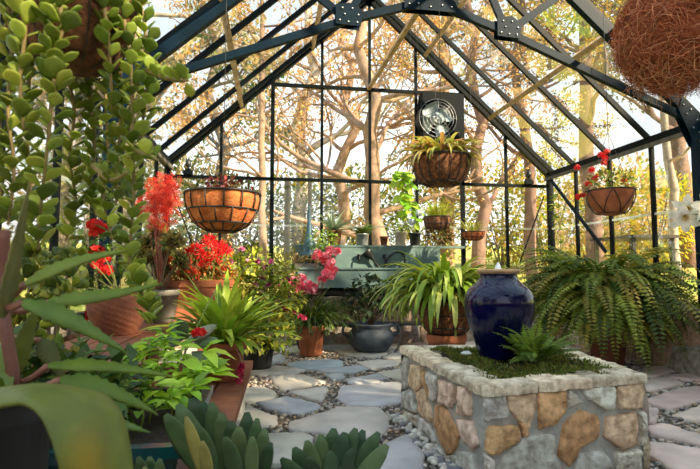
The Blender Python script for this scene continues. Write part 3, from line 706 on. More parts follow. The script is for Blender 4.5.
mb = MB(); clump(mb, c+V((.02, 0, -.22)), (.17, .12, .09), 260, .06, .014, [srgb(120, 92, 60), srgb(92, 84, 46), srgb(140, 110, 74)]); build(mb, 'trailing_foliage', 'leaf', t, label='brown trailing leaves')

# exhaust fan
fx0, fx1 = XL+5*MU+.03, XL+6*MU-.035; fz1 = PY(436, 93, 6.2).z; fz0 = fz1-.74; fyy = 6.18
t = thing('exhaust_fan', 'square exhaust fan with round wire guard high in the back gable glass', 'fan', ((fx0+fx1)/2, 6.3, fz0))
fc = V(PY(438, 118, fyy)); fc.z = min(fc.z, fz1-.3); fr0 = .255
mb = MB(); n = 40; cx_, cz_ = fc.x, fc.z
sqp = []
for j in range(n):
    a = 2*PI*j/n; k = 1/max(abs(math.cos(a)), abs(math.sin(a)))
    sqp.append((min(max(cx_+math.cos(a)*k*.6, fx0), fx1), min(max(cz_+math.sin(a)*k*.6, fz0), fz1)))
vs = [(x, fyy, z) for x, z in sqp]+[(cx_+math.cos(2*PI*j/n)*fr0, fyy, cz_+math.sin(2*PI*j/n)*fr0) for j in range(n)]+[(cx_+math.cos(2*PI*j/n)*fr0, 6.37, cz_+math.sin(2*PI*j/n)*fr0) for j in range(n)]+[(x, 6.37, z) for x, z in sqp]
mb.add(vs, [(o_*n+j, o_*n+(j+1) % n, (o_+1)*n+(j+1) % n, (o_+1)*n+j) for o_ in range(3) for j in range(n)]+[(3*n+j, 3*n+(j+1) % n, (j+1) % n, j) for j in range(n)], (1,1,1), False); build(mb, 'housing', 'frame', t)
mb = MB(); ring = lambda r, y: [(cx_+math.cos(2*PI*j/36)*r, y, cz_+math.sin(2*PI*j/36)*r) for j in range(36)]
for i in range(6): mb.tube(ring(.03+i*.0448, fyy-.05+.05*(i/5)**2), .0028, 4, closed=True)
for m in range(8): a = 2*PI*m/8; mb.tube([(cx_+math.cos(a)*r, fyy-.05+.05*(r/.254)**2, cz_+math.sin(a)*r) for r in (.02, .1, .18, .254)], .003, 4)
build(mb, 'guard', 'steel', t)
mb = MB(); mb.box((fx0+.01, 6.345, fz0+.01), (fx1-.01, 6.365, fz1-.01)); build(mb, 'shutter', 'frame', t)
for m in range(4):
    mb = MB(); a0 = 2*PI*m/4+.5; P = []
    for i in range(5):
        r = .05+i*.045; wd = .35+.32*math.sin(PI*(i+1)/6)
        for s in (-1, 0, 1): a = a0+s*wd; P.append((cx_+math.cos(a)*r, 6.27+s*.035, cz_+math.sin(a)*r))
    k = len(P); P2 = [(x, y+.005, z) for x, y, z in P]; fs = []
    for i in range(4):
        for s in range(2): q = i*3+s; fs += [(q, q+1, q+4, q+3), (k+q+3, k+q+4, k+q+1, k+q)]
    bd = [0, 1, 2, 5, 8, 11, 14, 13, 12, 9, 6, 3]; fs += [(bd[i], bd[(i+1) % 12], k+bd[(i+1) % 12], k+bd[i]) for i in range(12)]
    mb.add(P+P2, fs); build(mb, 'blade', 'blade', t)
mb = MB(); mb.lathe([(.075, 0), (.085, .02), (.085, .06), (.06, .09), (.03, .1), (.001, .102)], (0, 0, 0), 24); mb.v = [(cx_+x, 6.27-z, cz_+y) for x, y, z in mb.v]; build(mb, 'motor', 'blade', t)

# ------------------------------------------------------------------ POTTING SINK AND WHAT STANDS ON IT
sx0 = PY(296, 270, 5.93).x; sx1 = 2.12; sf, sb = 5.86, 6.14; sz = .965; bz = PY(340, 246, sb).z
t = thing('potting_sink', 'long sea-green metal potting sink with tall splashback against the back wall', 'sink', ((sx0+sx1)/2, 6.1, 0))
mb = MB(); mb.box((sx0, sb-.012, .7), (sx1, sb+.012, bz)); mb.box((sx0-.01, sb-.02, bz-.012), (sx1+.01, sb+.03, bz+.012)); build(mb, 'splashback', 'sink', t)
mb = MB(); z0 = .72
mb.box((sx0, sf, z0), (sx1, sf+.015, sz)); mb.box((sx0, sf, z0), (sx0+.015, sb, sz)); mb.box((sx1-.015, sf, z0), (sx1, sb, sz)); mb.box((sx0, sf, z0), (sx1, sb, z0+.02)); mb.box((sx0-.01, sf-.02, sz-.008), (sx1+.01, sf+.04, sz+.012))
mb.box((sx0, sf+.04, sz-.02), (sx0+.62, sb-.012, sz)); build(mb, 'basin', 'sink', t)
mb = MB(); mb.box((sx0+.1, sf+.05, .66), (sx1-.1, sf+.09, .72)); mb.box((sx0+.1, sf+.05, .28), (sx1-.1, sb, .31)); build(mb, 'shelf', 'dark', t)
for x in (sx0+.06, sx1-.06):
    for y in (sf+.05, sb-.05): mb = MB(); mb.box((x-.025, y-.025, .026), (x+.025, y+.025, .72)); build(mb, 'leg', 'dark', t)
def tapp(u, v, label):
    p = PY(u, v, sb-.02); t = thing('wall_tap', label, 'tap', p)
    mb = MB(); mb.lathe([(.022, 0), (.022, .01), (.012, .014), (.012, .05), (.001, .055)], (0, 0, 0), 16); mb.v = [(p.x+x, p.y-z, p.z+y) for x, y, z in mb.v]
    mb.tube([p+V((0, -.045, 0)), p+V((0, -.06, -.01)), p+V((0, -.065, -.06))], .009, 8); build(mb, 'spout', 'iron', t)
    mb = MB(); mb.lathe([(.004, 0), (.026, .003), (.028, .01), (.02, .016), (.001, .018)], (0, 0, 0), 12); mb.v = [(p.x+x, p.y-.03+y, p.z+.018+z) for x, y, z in mb.v]; build(mb, 'handle', 'iron', t)
tapp(358.5, 257, 'dark brass wall tap at the left of the black funnel on the splashback'); tapp(384, 257, 'dark wall tap on the splashback right of the black funnel')
p = PY(371, 258, sb-.05); t = thing('funnel', 'black funnel leaning against the splashback between two wall taps', 'funnel', p)
mb = MB(); a, b = PY(366, 251, sb-.06), PY(379, 267.5, sb-.06); ax = (b-a).normalized()
q1 = ax.orthogonal().normalized(); q2 = ax.cross(q1)
prof = [(.07, 0), (.072, .006), (.045, .08), (.014, .13), (.011, (b-a).length)]; vs = [a+ax*z+q1*(math.cos(2*PI*j/20)*r)+q2*(math.sin(2*PI*j/20)*r) for r, z in prof for j in range(20)]
mb.add(vs, [(i*20+j, i*20+(j+1) % 20, (i+1)*20+(j+1) % 20, (i+1)*20+j) for i in range(4) for j in range(20)]); build(mb, 'cone', 'iron', t)
p = PY(391, 268, sb-.05); t = thing('gooseneck_faucet', 'dark gooseneck faucet curving over the basin right of the wall taps', 'faucet', p)
mb = MB(); mb.tube(spline([PY(u, v, sb-.06) for u, v in ((384, 270), (386, 262), (391, 255), (398, 252), (404, 255), (405, 264))], 20), .014, 10); build(mb, 'neck', 'iron', t)
mb = MB(); mb.tube([PY(386, 264, sb-.08), PY(404, 264, sb-.08)], .01, 8); build(mb, 'crossbar', 'iron', t)
# finial
p = PY(309, 260, 6.0); p.z = sz-.0; t = thing('spire_finial', 'tall tapering blue-green metal finial standing at the left end of the potting sink', 'ornament', p)
mb = MB(); k = px(1, 5.95); mb.lathe([(0.001, 0), (9*k, 0), (9*k, 4*k), (7*k, 6*k), (5.5*k, 9*k), (7*k, 11*k), (7*k, 16*k), (5*k, 19*k), (6.2*k, 22*k), (5.2*k, 26*k), (3.2*k, 36*k), (1.8*k, 50*k), (.9*k, 60*k), (1.4*k, 62*k), (.001, 64*k)], p, 24); build(mb, 'spire', 'finial', t)
# succulent tray
p = PY(307, 268, 5.9); p.z = sz+.012; t = thing('succulent_tray', 'shallow tray of brownish clustered succulents at the left end of the sink ledge', 'planter', p)
mb = MB(); mb.box((p.x-.15, p.y-.02, p.z), (p.x+.14, p.y+.1, p.z+.05)); build(mb, 'tray', 'greypot', t)
mb = MB()
for i in range(120):
    q = p+V((R.uniform(-.16, .15), R.uniform(-.03, .1), R.uniform(.05, .15)))
    for m in range(5): mb.pad(q, rdir(.2, 1), rdir(), R.uniform(.025, .04), .008, .005, jit(R.choice([srgb(190, 160, 104), srgb(150, 146, 90), srgb(206, 176, 124)]), .12), 5)
build(mb, 'succulents', 'waxy', t)
p = PY(328, 269, 5.95); p.z = sz+.0; t = thing('potted_herb', 'bushy light green herb in a grey-brown pot beside the blue finial', 'potted plant', p)
pot(t, p, .105, .19, 'greypot', .7, .2)
mb = MB(); clump(mb, p+V((-.07, 0, .33)), (.2, .15, .13), 420, .04, .011, [G['lime'], G['mid'], srgb(120, 150, 66)]); build(mb, 'foliage', 'leaf', t); mb = MB(); stems(mb, p+V((0, 0, .17)), [p+V((R.uniform(-.2, .1), R.uniform(-.1, .1), R.uniform(.28, .4))) for _ in range(10)], .003); build(mb, 'stems', 'stem', t)
# pots on the splashback shelf
mb = MB(); shz = bz+.012
mb.box((sx0, sb+.012, shz-.03), (sx1+.35, YB-.07, shz)); t = thing('plant_ledge', 'narrow ledge along the top of the sink splashback carrying small pots', 'shelf', ((sx0+sx1)/2, sb+.1, shz)); build(mb, 'board', 'sink', t)
ly = sb+.1
def onledge(u): q = PY(u, 245, ly); return V((q.x, ly, shz))
p = onledge(334); t = thing('potted_agave', 'spiky grey-green agave in a brown woven pot on the sink ledge', 'potted plant', p); pot(t, p, .1, .185, 'wicker', .8, .12)
mb = MB()
for i in range(32): az = R.uniform(0, 2*PI); e = R.uniform(.1, 1.3); mb.ribbon(arch(p+V((0, 0, .18)), az, R.uniform(.22, .34), e, R.uniform(-.1, .5), 5), [.018, .026, .026, .02, .012, .001], (0, 0, 1), .5, jit(srgb(150, 166, 150), .1))
build(mb, 'leaves', 'waxy', t)
p = onledge(362); t = thing('potted_fern', 'feathery fern in a galvanised can on the sink ledge beside the agave', 'potted plant', p); pot(t, p, .085, .15, 'silver', .85, .1)
mb = MB(); [frond(mb, p+V((0, 0, .14)), R.uniform(0, 2*PI), R.uniform(.16, .26), R.uniform(.5, 1.3), R.uniform(.6, 1.6), .035, [G['fern'], G['mid']], 5, 12) for _ in range(34)]; build(mb, 'fronds', 'leaf', t)
p = onledge(384); t = thing('flower_pot', 'small empty dark terracotta pot on the ledge left of the cream pot', 'pot', p); pot(t, p, .055, .12, 'terradark')
p = onledge(401); t = thing('potted_shrub', 'upright green plant in a cream pot on the sink ledge', 'potted plant', p); pot(t, p, .085, .185, 'cream', .75, .12)
mb = MB(); clump(mb, p+V((0, 0, .27)), (.12, .1, .11), 160, .06, .016, [G['lime'], G['mid'], srgb(170, 180, 70)]); build(mb, 'foliage', 'leaf', t)
p = onledge(415); t = thing('climbing_vine', 'tall climbing vine with big lime leaves in a dark pot on the ledge', 'potted plant', p); pot(t, p, .08, .17, 'dark', .75, .12)
mb = MB(); vp = spline([p+V((0, 0, .15)), PY(412, 215, ly), PY(408, 195, ly), PY(403, 180, ly), PY(402, 172, ly)], 20); mb.tube(vp, .006, 6, G['olive']); build(mb, 'stem', 'stem', t)
mb = MB()
for i in range(60):
    q = R.choice(vp[4:]); d = rdir(-.7, .4); st = q+d*R.uniform(.03, .1); dd = V((d.x, d.y-.3, -.7)).normalized(); l = R.uniform(.1, .17)
    mb.ribbon([st, st+dd*l*.25, st+dd*l*.6, st+dd*l], [.01, l*.38, l*.3, .002], V((d.x*.5, -1, .5)), .2, jit(R.choice([srgb(150, 190, 50), srgb(120, 170, 50), srgb(180, 206, 80)]), .12))
build(mb, 'leaves', 'leaf', t)
for (u, v, lb) in ((419, 213, 'pale round hanging disc to the right of the climbing vine, the higher one'), (412, 222, 'pale round hanging disc low before the climbing vine')):
    p = PY(u, v, 6.0); t = thing('hanging_disc', lb, 'ornament', p); mb = MB(); mb.lathe([(.001, -.004), (.042, -.004), (.045, 0), (.042, .004), (.001, .004)], (0, 0, 0), 20); mb.v = [(p.x+x, p.y+z, p.z+y) for x, y, z in mb.v]; build(mb, 'disc', 'blade', t)
    mb = MB(); mb.tube([p+V((0, 0, .045)), V((p.x, p.y, roofz(p.x)-.02))], .001, 4); build(mb, 'string', 'black', t)

# ------------------------------------------------------------------ POTS ON THE FLOOR BEFORE THE SINK
c = PY(311, 352, 5.55); c.z = .026; t = thing('potted_begonia', 'terracotta pot of grassy leaves and pink flowers at the left of the sink', 'potted plant', c); pot(t, c, .155, .325, 'terra', .78, .17)
mb = MB(); straps(mb, c+V((0, 0, .3)), 190, .58, .010, [srgb(64, 86, 42), srgb(86, 110, 50), srgb(112, 130, 58)], (.7, 1.5), (1.0, 2.6), .1, seg=7); clump(mb, c+V((0, 0, .42)), (.36, .22, .2), 420, .09, .016, [srgb(64, 88, 46), srgb(86, 112, 54), srgb(120, 140, 66)]); build(mb, 'leaves', 'leaf', t)
PKC = [srgb(248, 130, 160), srgb(252, 168, 184), srgb(240, 96, 130)]
def at(u, v): return PY(u, v, 5.5+R.uniform(-.12, .12))
mb = MB(); tips = []
for u, v in ((317, 256), (325, 262), (330, 250), (334, 270), (326, 273), (300, 285), (292, 281), (309, 284), (288, 281), (296, 283), (305, 287), (311, 290), (299, 280), (322, 258), (327, 256), (328, 268), (331, 262), (322, 280), (286, 290), (304, 291), (318, 253), (337, 252), (331, 276), (296, 288), (283, 284), (314, 287), (302, 278)):
    q = at(u, v); tips.append(q); uf(t, q, (.042, .042, .034), 15, .036, PKC, 4, -.6, .5)
build(mb, 'flowers', 'petal', t); mb = MB(); stems(mb, c+V((0, 0, .3)), tips, .003, srgb(110, 80, 60)); build(mb, 'stems', 'stem', t)
c = PY(371, 347, 5.7); c.z = .026; t = thing('bowl_planter', 'wide dark blue-grey glazed bowl with ear handles holding a dark leafy shrub', 'potted plant', c)
mb = MB(); k = px(1, 5.6)*.97; mb.lathe([(15*k, 0), (17*k, 1*k), (22*k, 7*k), (24*k, 14*k), (23*k, 20*k), (20.5*k, 23*k), (21*k, 26*k), (23.5*k, 28*k), (23*k, 29.5*k), (20.5*k, 29*k), (19*k, 25*k)], c, 40); build(mb, 'bowl', 'bowlglaze', t)
for s in (-1, 1): mb = MB(); mb.tube(spline([c+V((s*21*k, 0, 25*k)), c+V((s*28*k, 0, 27*k)), c+V((s*30*k, 0, 20*k)), c+V((s*24*k, 0, 15*k))], 10), .016, 8); build(mb, 'handle', 'bowlglaze', t)
mb = MB(); mb.lathe([(20*k, 24*k), (10*k, 26*k), (.001, 27*k)], c, 20); build(mb, 'soil', 'soil', t)
DK = [srgb(44, 62, 40), srgb(58, 78, 50), srgb(36, 48, 34), srgb(72, 84, 58)]; mb = MB(); tips = []
for u, v in ((364, 284), (376, 287), (387, 286), (356, 292), (370, 294), (394, 290), (352, 302), (365, 308), (380, 302), (399, 284), (374, 296), (348, 312), (399, 303)):
    q = PY(u, v, 5.55+R.uniform(-.1, .1)); tips.append(q); clump(mb, q, (.11, .1, .09), 34, .09, .026, DK)
build(mb, 'foliage', 'leaf', t); mb = MB(); stems(mb, c+V((0, 0, .28)), tips, .006, srgb(60, 48, 36)); build(mb, 'stems', 'stem', t)
# flowering bush left of begonia
c = PY(258, 345, 4.9); c.z = .026; t = thing('flowering_bush', 'yellow-green bush dotted with purple and pink flowers between the strap plant and begonia', 'potted plant', c); pot(t, c, .17, .26, 'dark', .75, .15)
mb = MB(); tips = []
for u, v in ((246, 338), (262, 340), (280, 338), (250, 325), (232, 320), (270, 330), (244, 312), (285, 322), (262, 318), (240, 270), (255, 262), (268, 275), (248, 285), (275, 290), (262, 295), (235, 285), (280, 305), (270, 310), (255, 305), (290, 300), (240, 300), (228, 268), (284, 275)):
    q = PY(u, v, 4.85+R.uniform(-.2, .2)); tips.append(q); clump(mb, q, (.14, .14, .12), 105, .065, .022, [srgb(170, 178, 62), srgb(136, 152, 56), srgb(196, 188, 80), srgb(104, 122, 50)])
build(mb, 'foliage', 'leaf', t); mb = MB(); stems(mb, c+V((0, 0, .27)), tips, .004, srgb(90, 90, 50)); build(mb, 'stems', 'stem', t)
mb = MB()
for u, v in ((242, 250), (258, 262), (266, 268), (255, 285), (268, 285), (262, 280), (287, 280), (277, 302), (281, 295), (247, 262), (238, 275), (271, 262), (230, 262), (291, 296), (262, 300)): uf(t, PY(u, v, 4.7+R.uniform(-.06, .06)), (.02, .02, .02), 6, .026, [srgb(150, 50, 110), srgb(190, 90, 140), srgb(214, 150, 170)], 5, -.2, .45)
for u, v in ((284, 308), (288, 311), (293, 312), (297, 315), (300, 317), (281, 305), (304, 318)): uf(t, PY(u, v, 4.66), (.02, .02, .02), 8, .022, [srgb(196, 60, 100)], 5, -.2)
build(mb, 'flowers', 'petal', t)
# boston fern, right
c = PZ(608, 364, .026); c.z = .026; t = thing('boston_fern', 'huge arching green fern in a terracotta pot by the right glass wall', 'potted plant', c); pot(t, c, px(21, 4.9), .52, 'terradark', .7, .12)
mb = MB(); FC_ = [srgb(94, 116, 42), srgb(122, 142, 50), srgb(70, 94, 38), srgb(150, 162, 64), srgb(156, 146, 66)]
for i in range(300): az = R.uniform(0, 2*PI); frond(mb, c+V((math.cos(az)*.08, math.sin(az)*.08, .55)), az+R.uniform(-.3, .3), R.uniform(.7, 1.3), R.uniform(.6, 1.5), R.uniform(1.7, 2.9), .085, FC_, 10, 32, R.uniform(-.5, .5))
for i in range(110): az = R.uniform(0, 2*PI); frond(mb, c+V((math.cos(az)*.12, math.sin(az)*.12, .54)), az, R.uniform(.6, .95), R.uniform(.0, .8), R.uniform(1.0, 1.9), .085, FC_, 10, 28, R.uniform(-.5, .5))
build(mb, 'fronds', 'leaf', t)
c = PY(566, 300, 5.9); c.x = 3.42; c.z = .026; t = thing('climbing_plant', 'slender climber with lime green leaves in the back right corner behind the fern', 'potted plant', c); pot(t, c, .15, .28, 'greypot')
mb = MB(); vp = spline([c+V((0, 0, .26)), PY(572, 270, 5.9), PY(568, 235, 5.9), PY(560, 212, 5.9), PY(562, 196, 5.9)], 24); mb.tube(vp, .006, 6, G['olive']); build(mb, 'stem', 'stem', t)
mb = MB()
for i in range(110):
    q = vp[R.randint(8, 24)]; d = rdir(-.6, .7); mb.leafq(q+d*R.uniform(.0, .07), d, V((0, 0, 1))+rdir()*.3, R.uniform(.07, .13), R.uniform(.018, .03), jit(R.choice([srgb(150, 180, 60), srgb(120, 156, 56), srgb(176, 190, 80)]), .12))
build(mb, 'leaves', 'leaf', t)
# white lilies at the right edge
c = V((2.72, 1.9, .026)); t = thing('white_lily', 'white lilies on a leaning stem entering at the right edge', 'potted plant', c); pot(t, c, .14, .28, 'terra')
tp = [PD(682, 208, 2.75), PD(694, 214, 2.6)]
mb = MB(); stp = spline([c+V((0, 0, .25)), c+V((-.03, 0, .6)), PD(712, 225, 2.62), PD(698, 213, 2.66)], 16); mb.tube(stp, .006, 6, G['mid']); mb.tube([stp[-2], PD(690, 206, 2.7), tp[0]], .004, 5, G['mid']); build(mb, 'stem', 'stem', t)
for b, d in ((PD(690, 207, 2.72), V((-.75, -.55, -.25))), (PD(697, 212, 2.66), V((-.1, -.95, .1))), (PD(685, 213, 2.7), V((-.6, -.6, -.55)))):
    mb = MB(); d.normalize(); a = d.orthogonal().normalized(); e = d.cross(a)
    for k in range(6):
        q = 2*PI*k/6; s = a*math.cos(q)+e*math.sin(q); mb.ribbon([b, b+d*.035+s*.008, b+d*.062+s*.028, b+d*.074+s*.06, b+d*.064+s*.085], [.005, .014, .024, .019, .002], d-s*.3, .15, srgb(244, 244, 236))
    fl_ = build(mb, 'flower', 'petal', t); mb = MB()
    for k in range(5): q = 2*PI*k/5; s = a*math.cos(q)+e*math.sin(q); mb.tube([b, b+d*.05+s*.008, b+d*.06+s*.012], .0015, 4, srgb(220, 190, 60)); mb.sphere(b+d*.06+s*.012, .004, 6, 4, srgb(226, 180, 40))
    build(mb, 'stamens', 'stem', fl_)
mb = MB()
for i in range(22): q = R.choice(stp[2:12]); az = R.uniform(0, 2*PI); mb.ribbon(arch(q, az, .16, .6, .9, 5), wprof(5, .012), (0, 0, 1), .3, jit(G['mid'], .15))
build(mb, 'leaves', 'leaf', t)
# coir ball top right
c = PD(677, 33, 1.75); rr = px(56, 1.75); t = thing('coir_ball', 'shaggy reddish brown coir ball hanging at the top right with loose roots', 'hanging basket', c)
mb = MB(); mb.sphere(c, rr*.93, 28, 18, srgb(150, 80, 52)); mb.v = [tuple(c+(V(p)-c)*(1+.1*mn.noise((V(p)-c)*22))) for p in mb.v]; build(mb, 'core', 'coirred', t)
mb = MB()
for i in range(4200):
    d = rdir(); p = c+d*rr*R.uniform(.88, 1.0); tn = d.cross(rdir()).normalized(); l = R.uniform(.03, .1); q = p+tn*l*.5+d*R.uniform(.0, .02); e = p+tn*l+d*R.uniform(-.008, .014)-V((0, 0, l*.15))
    mb.tube([p, q, e], R.uniform(.0006, .0013), 3, jit(R.choice([srgb(190, 108, 72), srgb(210, 132, 92), srgb(160, 84, 54), srgb(226, 160, 120)]), .15))
build(mb, 'fibres', 'coirred', t)
mb = MB()
for i in range(60):
    az = R.uniform(0, 2*PI); p = c+V((math.cos(az)*rr*.7, math.sin(az)*rr*.7, -rr*.62)); pts = [p]
    for k in range(6): p = p+V((R.uniform(-.02, .02), R.uniform(-.02, .02), -R.uniform(.005, .025))); pts.append(p)
    mb.tube(pts, .0011, 3, jit(srgb(190, 140, 96), .15))
build(mb, 'roots', 'coirred', t); mb = MB(); mb.tube([c+V((0, 0, rr*.9)), V((c.x, c.y, roofz(c.x)-.03))], .003, 5); build(mb, 'hanger', 'black', t)
# corner spotlights on the rail
for u, v, lb in ((188, 177, 'small dark spotlight on the back rail in the left corner'), (529, 185, 'small dark spotlight on the back rail in the right corner')):
    p = PY(u, v, YB-.06); p.z = ZM+.02; t = thing('spotlight', lb, 'lamp', p); mb = MB(); mb.box((p.x-.055, p.y-.03, p.z), (p.x+.055, p.y+.03, p.z+.05)); mb.box((p.x-.03, p.y-.02, p.z+.05), (p.x+.03, p.y+.02, p.z+.075)); build(mb, 'base', 'frame', t)
    mb = MB(); mb.lathe([(.01, .07), (.012, .09), (.032, .1), (.036, .13), (.03, .16), (.016, .185), (.006, .2), (.001, .215)], p, 16); build(mb, 'head', 'iron', t)
# ------------------------------------------------------------------ LEFT BENCHES
A = PZ(252, 362, .3); B = V((-.2, .25, .3))
t = thing('low_bench', 'low redwood plank bench on pale blocks along the left side of the path', 'bench', (-.65, 2, 0))
mb = MB(); a = V((A.x, A.y+.05, .28)); b = V((B.x, B.y, .28)); mb.bar(a+V((-.07, 0, 0)), b+V((-.07, 0, 0)), .15, .045); build(mb, 'front_plank', 'plank', t)
for i in range(4):
    mb = MB(); k = .235+i*.16; mb.bar(a+V((-k, 0, 0)), b+V((-k, 0, 0)), .15, .04); build(mb, 'plank', 'plank', t)
for y in (3.36, 1.9, .5):
    for x in (-.26, -.8): mb = MB(); P = [(x-.09, y-.1), (x+.09, y-.1), (x+.09, y+.1), (x-.09, y+.1)]; lump(mb, P, lambda s, q, h: (s, q, h), .252, (1, 1, 1), 24, 0, .006, .0, base=.028); build(mb, 'block', 'block', t)
t = thing('high_bench', 'raised wooden plant bench against the left glass wall', 'bench', (-.95, 2.8, 0))
UZ = .585
for i in range(3): mb = MB(); x = -1.03+i*.15; mb.box((x, .9, UZ-.035), (x+.14, 4.6, UZ)); build(mb, 'plank', 'plank', t)
for y in (1.0, 2.7, 4.5):
    for x in (-1.02, -.62): mb = MB(); mb.box((x, y-.03, .026), (x+.05, y+.03, UZ-.035)); build(mb, 'leg', 'plank', t)
# woven terracotta pot with red star flowers
c = PZ(117, 334, UZ); d = (c-O).length*.97; k = px(1, d); t = thing('potted_pentas', 'round basket-weave terracotta pot with small red flower clusters on the left bench', 'potted plant', c)
mb = MB(); n = 48; rows = 30; pf = lambda z: (17+9*math.sin(min(1, z/.75)*PI/2)-(1.5 if z > .93 else 0))*k
vs = [c+V((math.cos(2*PI*j/n)*(pf(i/rows)+k*.55*math.sin(j*PI/2+i*PI/2)), math.sin(2*PI*j/n)*(pf(i/rows)+k*.55*math.sin(j*PI/2+i*PI/2)), 38*k*i/rows)) for i in range(rows+1) for j in range(n)]
vs += [c+V((math.cos(2*PI*j/n)*21*k, math.sin(2*PI*j/n)*21*k, 34*k)) for j in range(n)]
mb.add(vs, [(i*n+j, i*n+(j+1) % n, (i+1)*n+(j+1) % n, (i+1)*n+j) for i in range(rows+1) for j in range(n)]+[tuple(range(n-1, -1, -1))]); build(mb, 'pot', 'terradark', t)
mb = MB(); mb.lathe([(21.5*k, 33*k), (10*k, 35*k), (.001, 36*k)], c, 20); build(mb, 'soil', 'soil', t)
mb = MB(); tips = []
for u, v in ((95, 245), (80, 255), (110, 262), (100, 285), (88, 275), (75, 290), (92, 300), (120, 285)): q = PD(u, v, d+R.uniform(-.1, .2)); tips.append(q); clump(mb, q, (.09, .09, .08), 40, .07, .018, [G['dark'], G['mid'], srgb(70, 94, 44)])
build(mb, 'foliage', 'leaf', t); mb = MB()
for u, v, s in ((88, 226, 1), (96, 224, 1), (104, 228, .8), (95, 232, 1), (98, 250, 1), (104, 258, 1), (97, 264, 1.1), (106, 270, .9), (92, 256, .8), (88, 308, .8), (98, 312, .8), (106, 309, .7), (80, 312, .7), (84, 318, .6)):
    uf(t, PD(u, v, d-.05), (.04*s, .04*s, .03*s), 22, .024, [srgb(222, 40, 40), srgb(236, 66, 56), srgb(204, 30, 36)], 5, -.6, .3)
build(mb, 'flowers', 'petal', t); mb = MB(); stems(mb, c+V((0, 0, 34*k)), tips, .004); build(mb, 'stems', 'stem', t)
# grey pot with rosettes and red sprays
c = PZ(160, 322, UZ); d = (c-O).length*.96; k = px(1, d); t = thing('potted_aeonium', 'grey clay pot of bronze leaf rosettes with tall airy red flower sprays', 'potted plant', c); pot(t, c, 18*k, 31*k, 'greypot', .72, .18)
mb = MB(); tips = []
for u, v in ((158, 232), (148, 245), (172, 243), (165, 255), (150, 262), (178, 262), (160, 270), (142, 255)):
    q = PD(u, v, d+R.uniform(-.12, .12)); tips.append(q); ax = (rdir(.2, 1)+V((.3, -.9, .3))).normalized(); e1 = ax.orthogonal().normalized(); e2 = ax.cross(e1)
    rm = MB()
    for m in range(30):
        a = m*2.4; h = m/30; dd = (e1*math.cos(a)+e2*math.sin(a))*(1-h*.75)+ax*(.15+h); rm.pad(q, dd, ax, .105*(1-h*.4), .024, .004, jit(R.choice([srgb(136, 124, 58), srgb(116, 92, 56), srgb(152, 148, 70), srgb(100, 110, 54)]), .14), 5, 1.5)
    build(rm, 'rosette', 'waxy', t); mb = MB(); stems(mb, c+V((0, 0, 28*k)), tips, .006, srgb(120, 100, 70)); build(mb, 'stems', 'stem', t)
mb = MB()
for i in range(170):
    u, v = R.gauss(160, 9), R.gauss(202, 14)
    if abs(v-202) > 28: continue
    umbel(mb, PD(u, v, d+R.uniform(-.15, .15)), (.02, .02, .02), 4, .034, [srgb(230, 56, 44), srgb(206, 44, 40), srgb(236, 104, 80)], 6, -1, .07)
build(mb, 'flowers', 'petal', t); mb = MB(); stems(mb, c+V((0, 0, 30*k)), [PD(R.uniform(148, 172), R.uniform(180, 220), d) for _ in range(12)], .0025, srgb(150, 80, 60)); build(mb, 'flower_stalks', 'stem', t)
# trough with red spider flowers
c = PY(194, 300, 3.95); c.z = UZ; d = 3.95; k = px(1, 3.9); t = thing('flower_trough', 'long terracotta trough of orange-red foliage and big red spidery blooms', 'planter', c)
mb = MB(); zt = PY(194, 280, 3.95).z; L2, W2 = 36*k, .11
for z0, z1, e in ((UZ, zt-.05, 0), (zt-.05, zt, .012)): mb.box((c.x-L2-e, c.y-W2-e, z0), (c.x+L2+e, c.y-W2+.02, z1)); mb.box((c.x-L2-e, c.y+W2-.02, z0), (c.x+L2+e, c.y+W2+e, z1)); mb.box((c.x-L2-e, c.y-W2+.02, z0), (c.x-L2+.02, c.y+W2-.02, z1)); mb.box((c.x+L2-.02, c.y-W2+.02, z0), (c.x+L2+e, c.y+W2-.02, z1))
build(mb, 'trough', 'terra', t); mb = MB(); mb.box((c.x-L2+.02, c.y-W2+.02, UZ), (c.x+L2-.02, c.y+W2-.02, zt-.04)); build(mb, 'soil', 'soil', t)
mb = MB(); tips = []
for u, v in ((178, 262), (190, 268), (205, 266), (218, 270), (170, 272), (182, 278), (200, 278), (225, 278), (212, 280)): q = PY(u, v, 3.95+R.uniform(-.1, .1)); tips.append(q); clump(mb, q, (.11, .1, .08), 80, .06, .015, [srgb(196, 84, 50), srgb(196, 110, 56), srgb(140, 120, 56), srgb(110, 116, 50)])
build(mb, 'foliage', 'leaf', t); mb = MB(); tt = []
for u, v, s in ((208, 246, 1.2), (196, 250, 1), (220, 248, 1), (200, 256, .9), (214, 258, 1), (206, 264, .9), (190, 254, .8), (226, 252, .7), (210, 240, .8)):
    q = PY(u, v, 3.85); tt.append(q); uf(t, q, (.035*s, .035*s, .025*s), 10, .06, [srgb(226, 20, 34), srgb(240, 36, 46), srgb(206, 18, 32)], 6, .1, .08)
for u, v in ((178, 268), (186, 262), (172, 262), (192, 272)): uf(t, PY(u, v, 3.85), (.05, .05, .04), 16, .03, [srgb(230, 90, 60)], 5, -.5, .2)
build(mb, 'flowers', 'petal', t); mb = MB(); stems(mb, V((c.x+.1, c.y, zt-.04)), tt, .004, srgb(110, 120, 50)); build(mb, 'flower_stalks', 'stem', t); mb = MB(); stems(mb, V((c.x, c.y, zt-.04)), tips, .004, srgb(120, 80, 50)); build(mb, 'stems', 'stem', t)
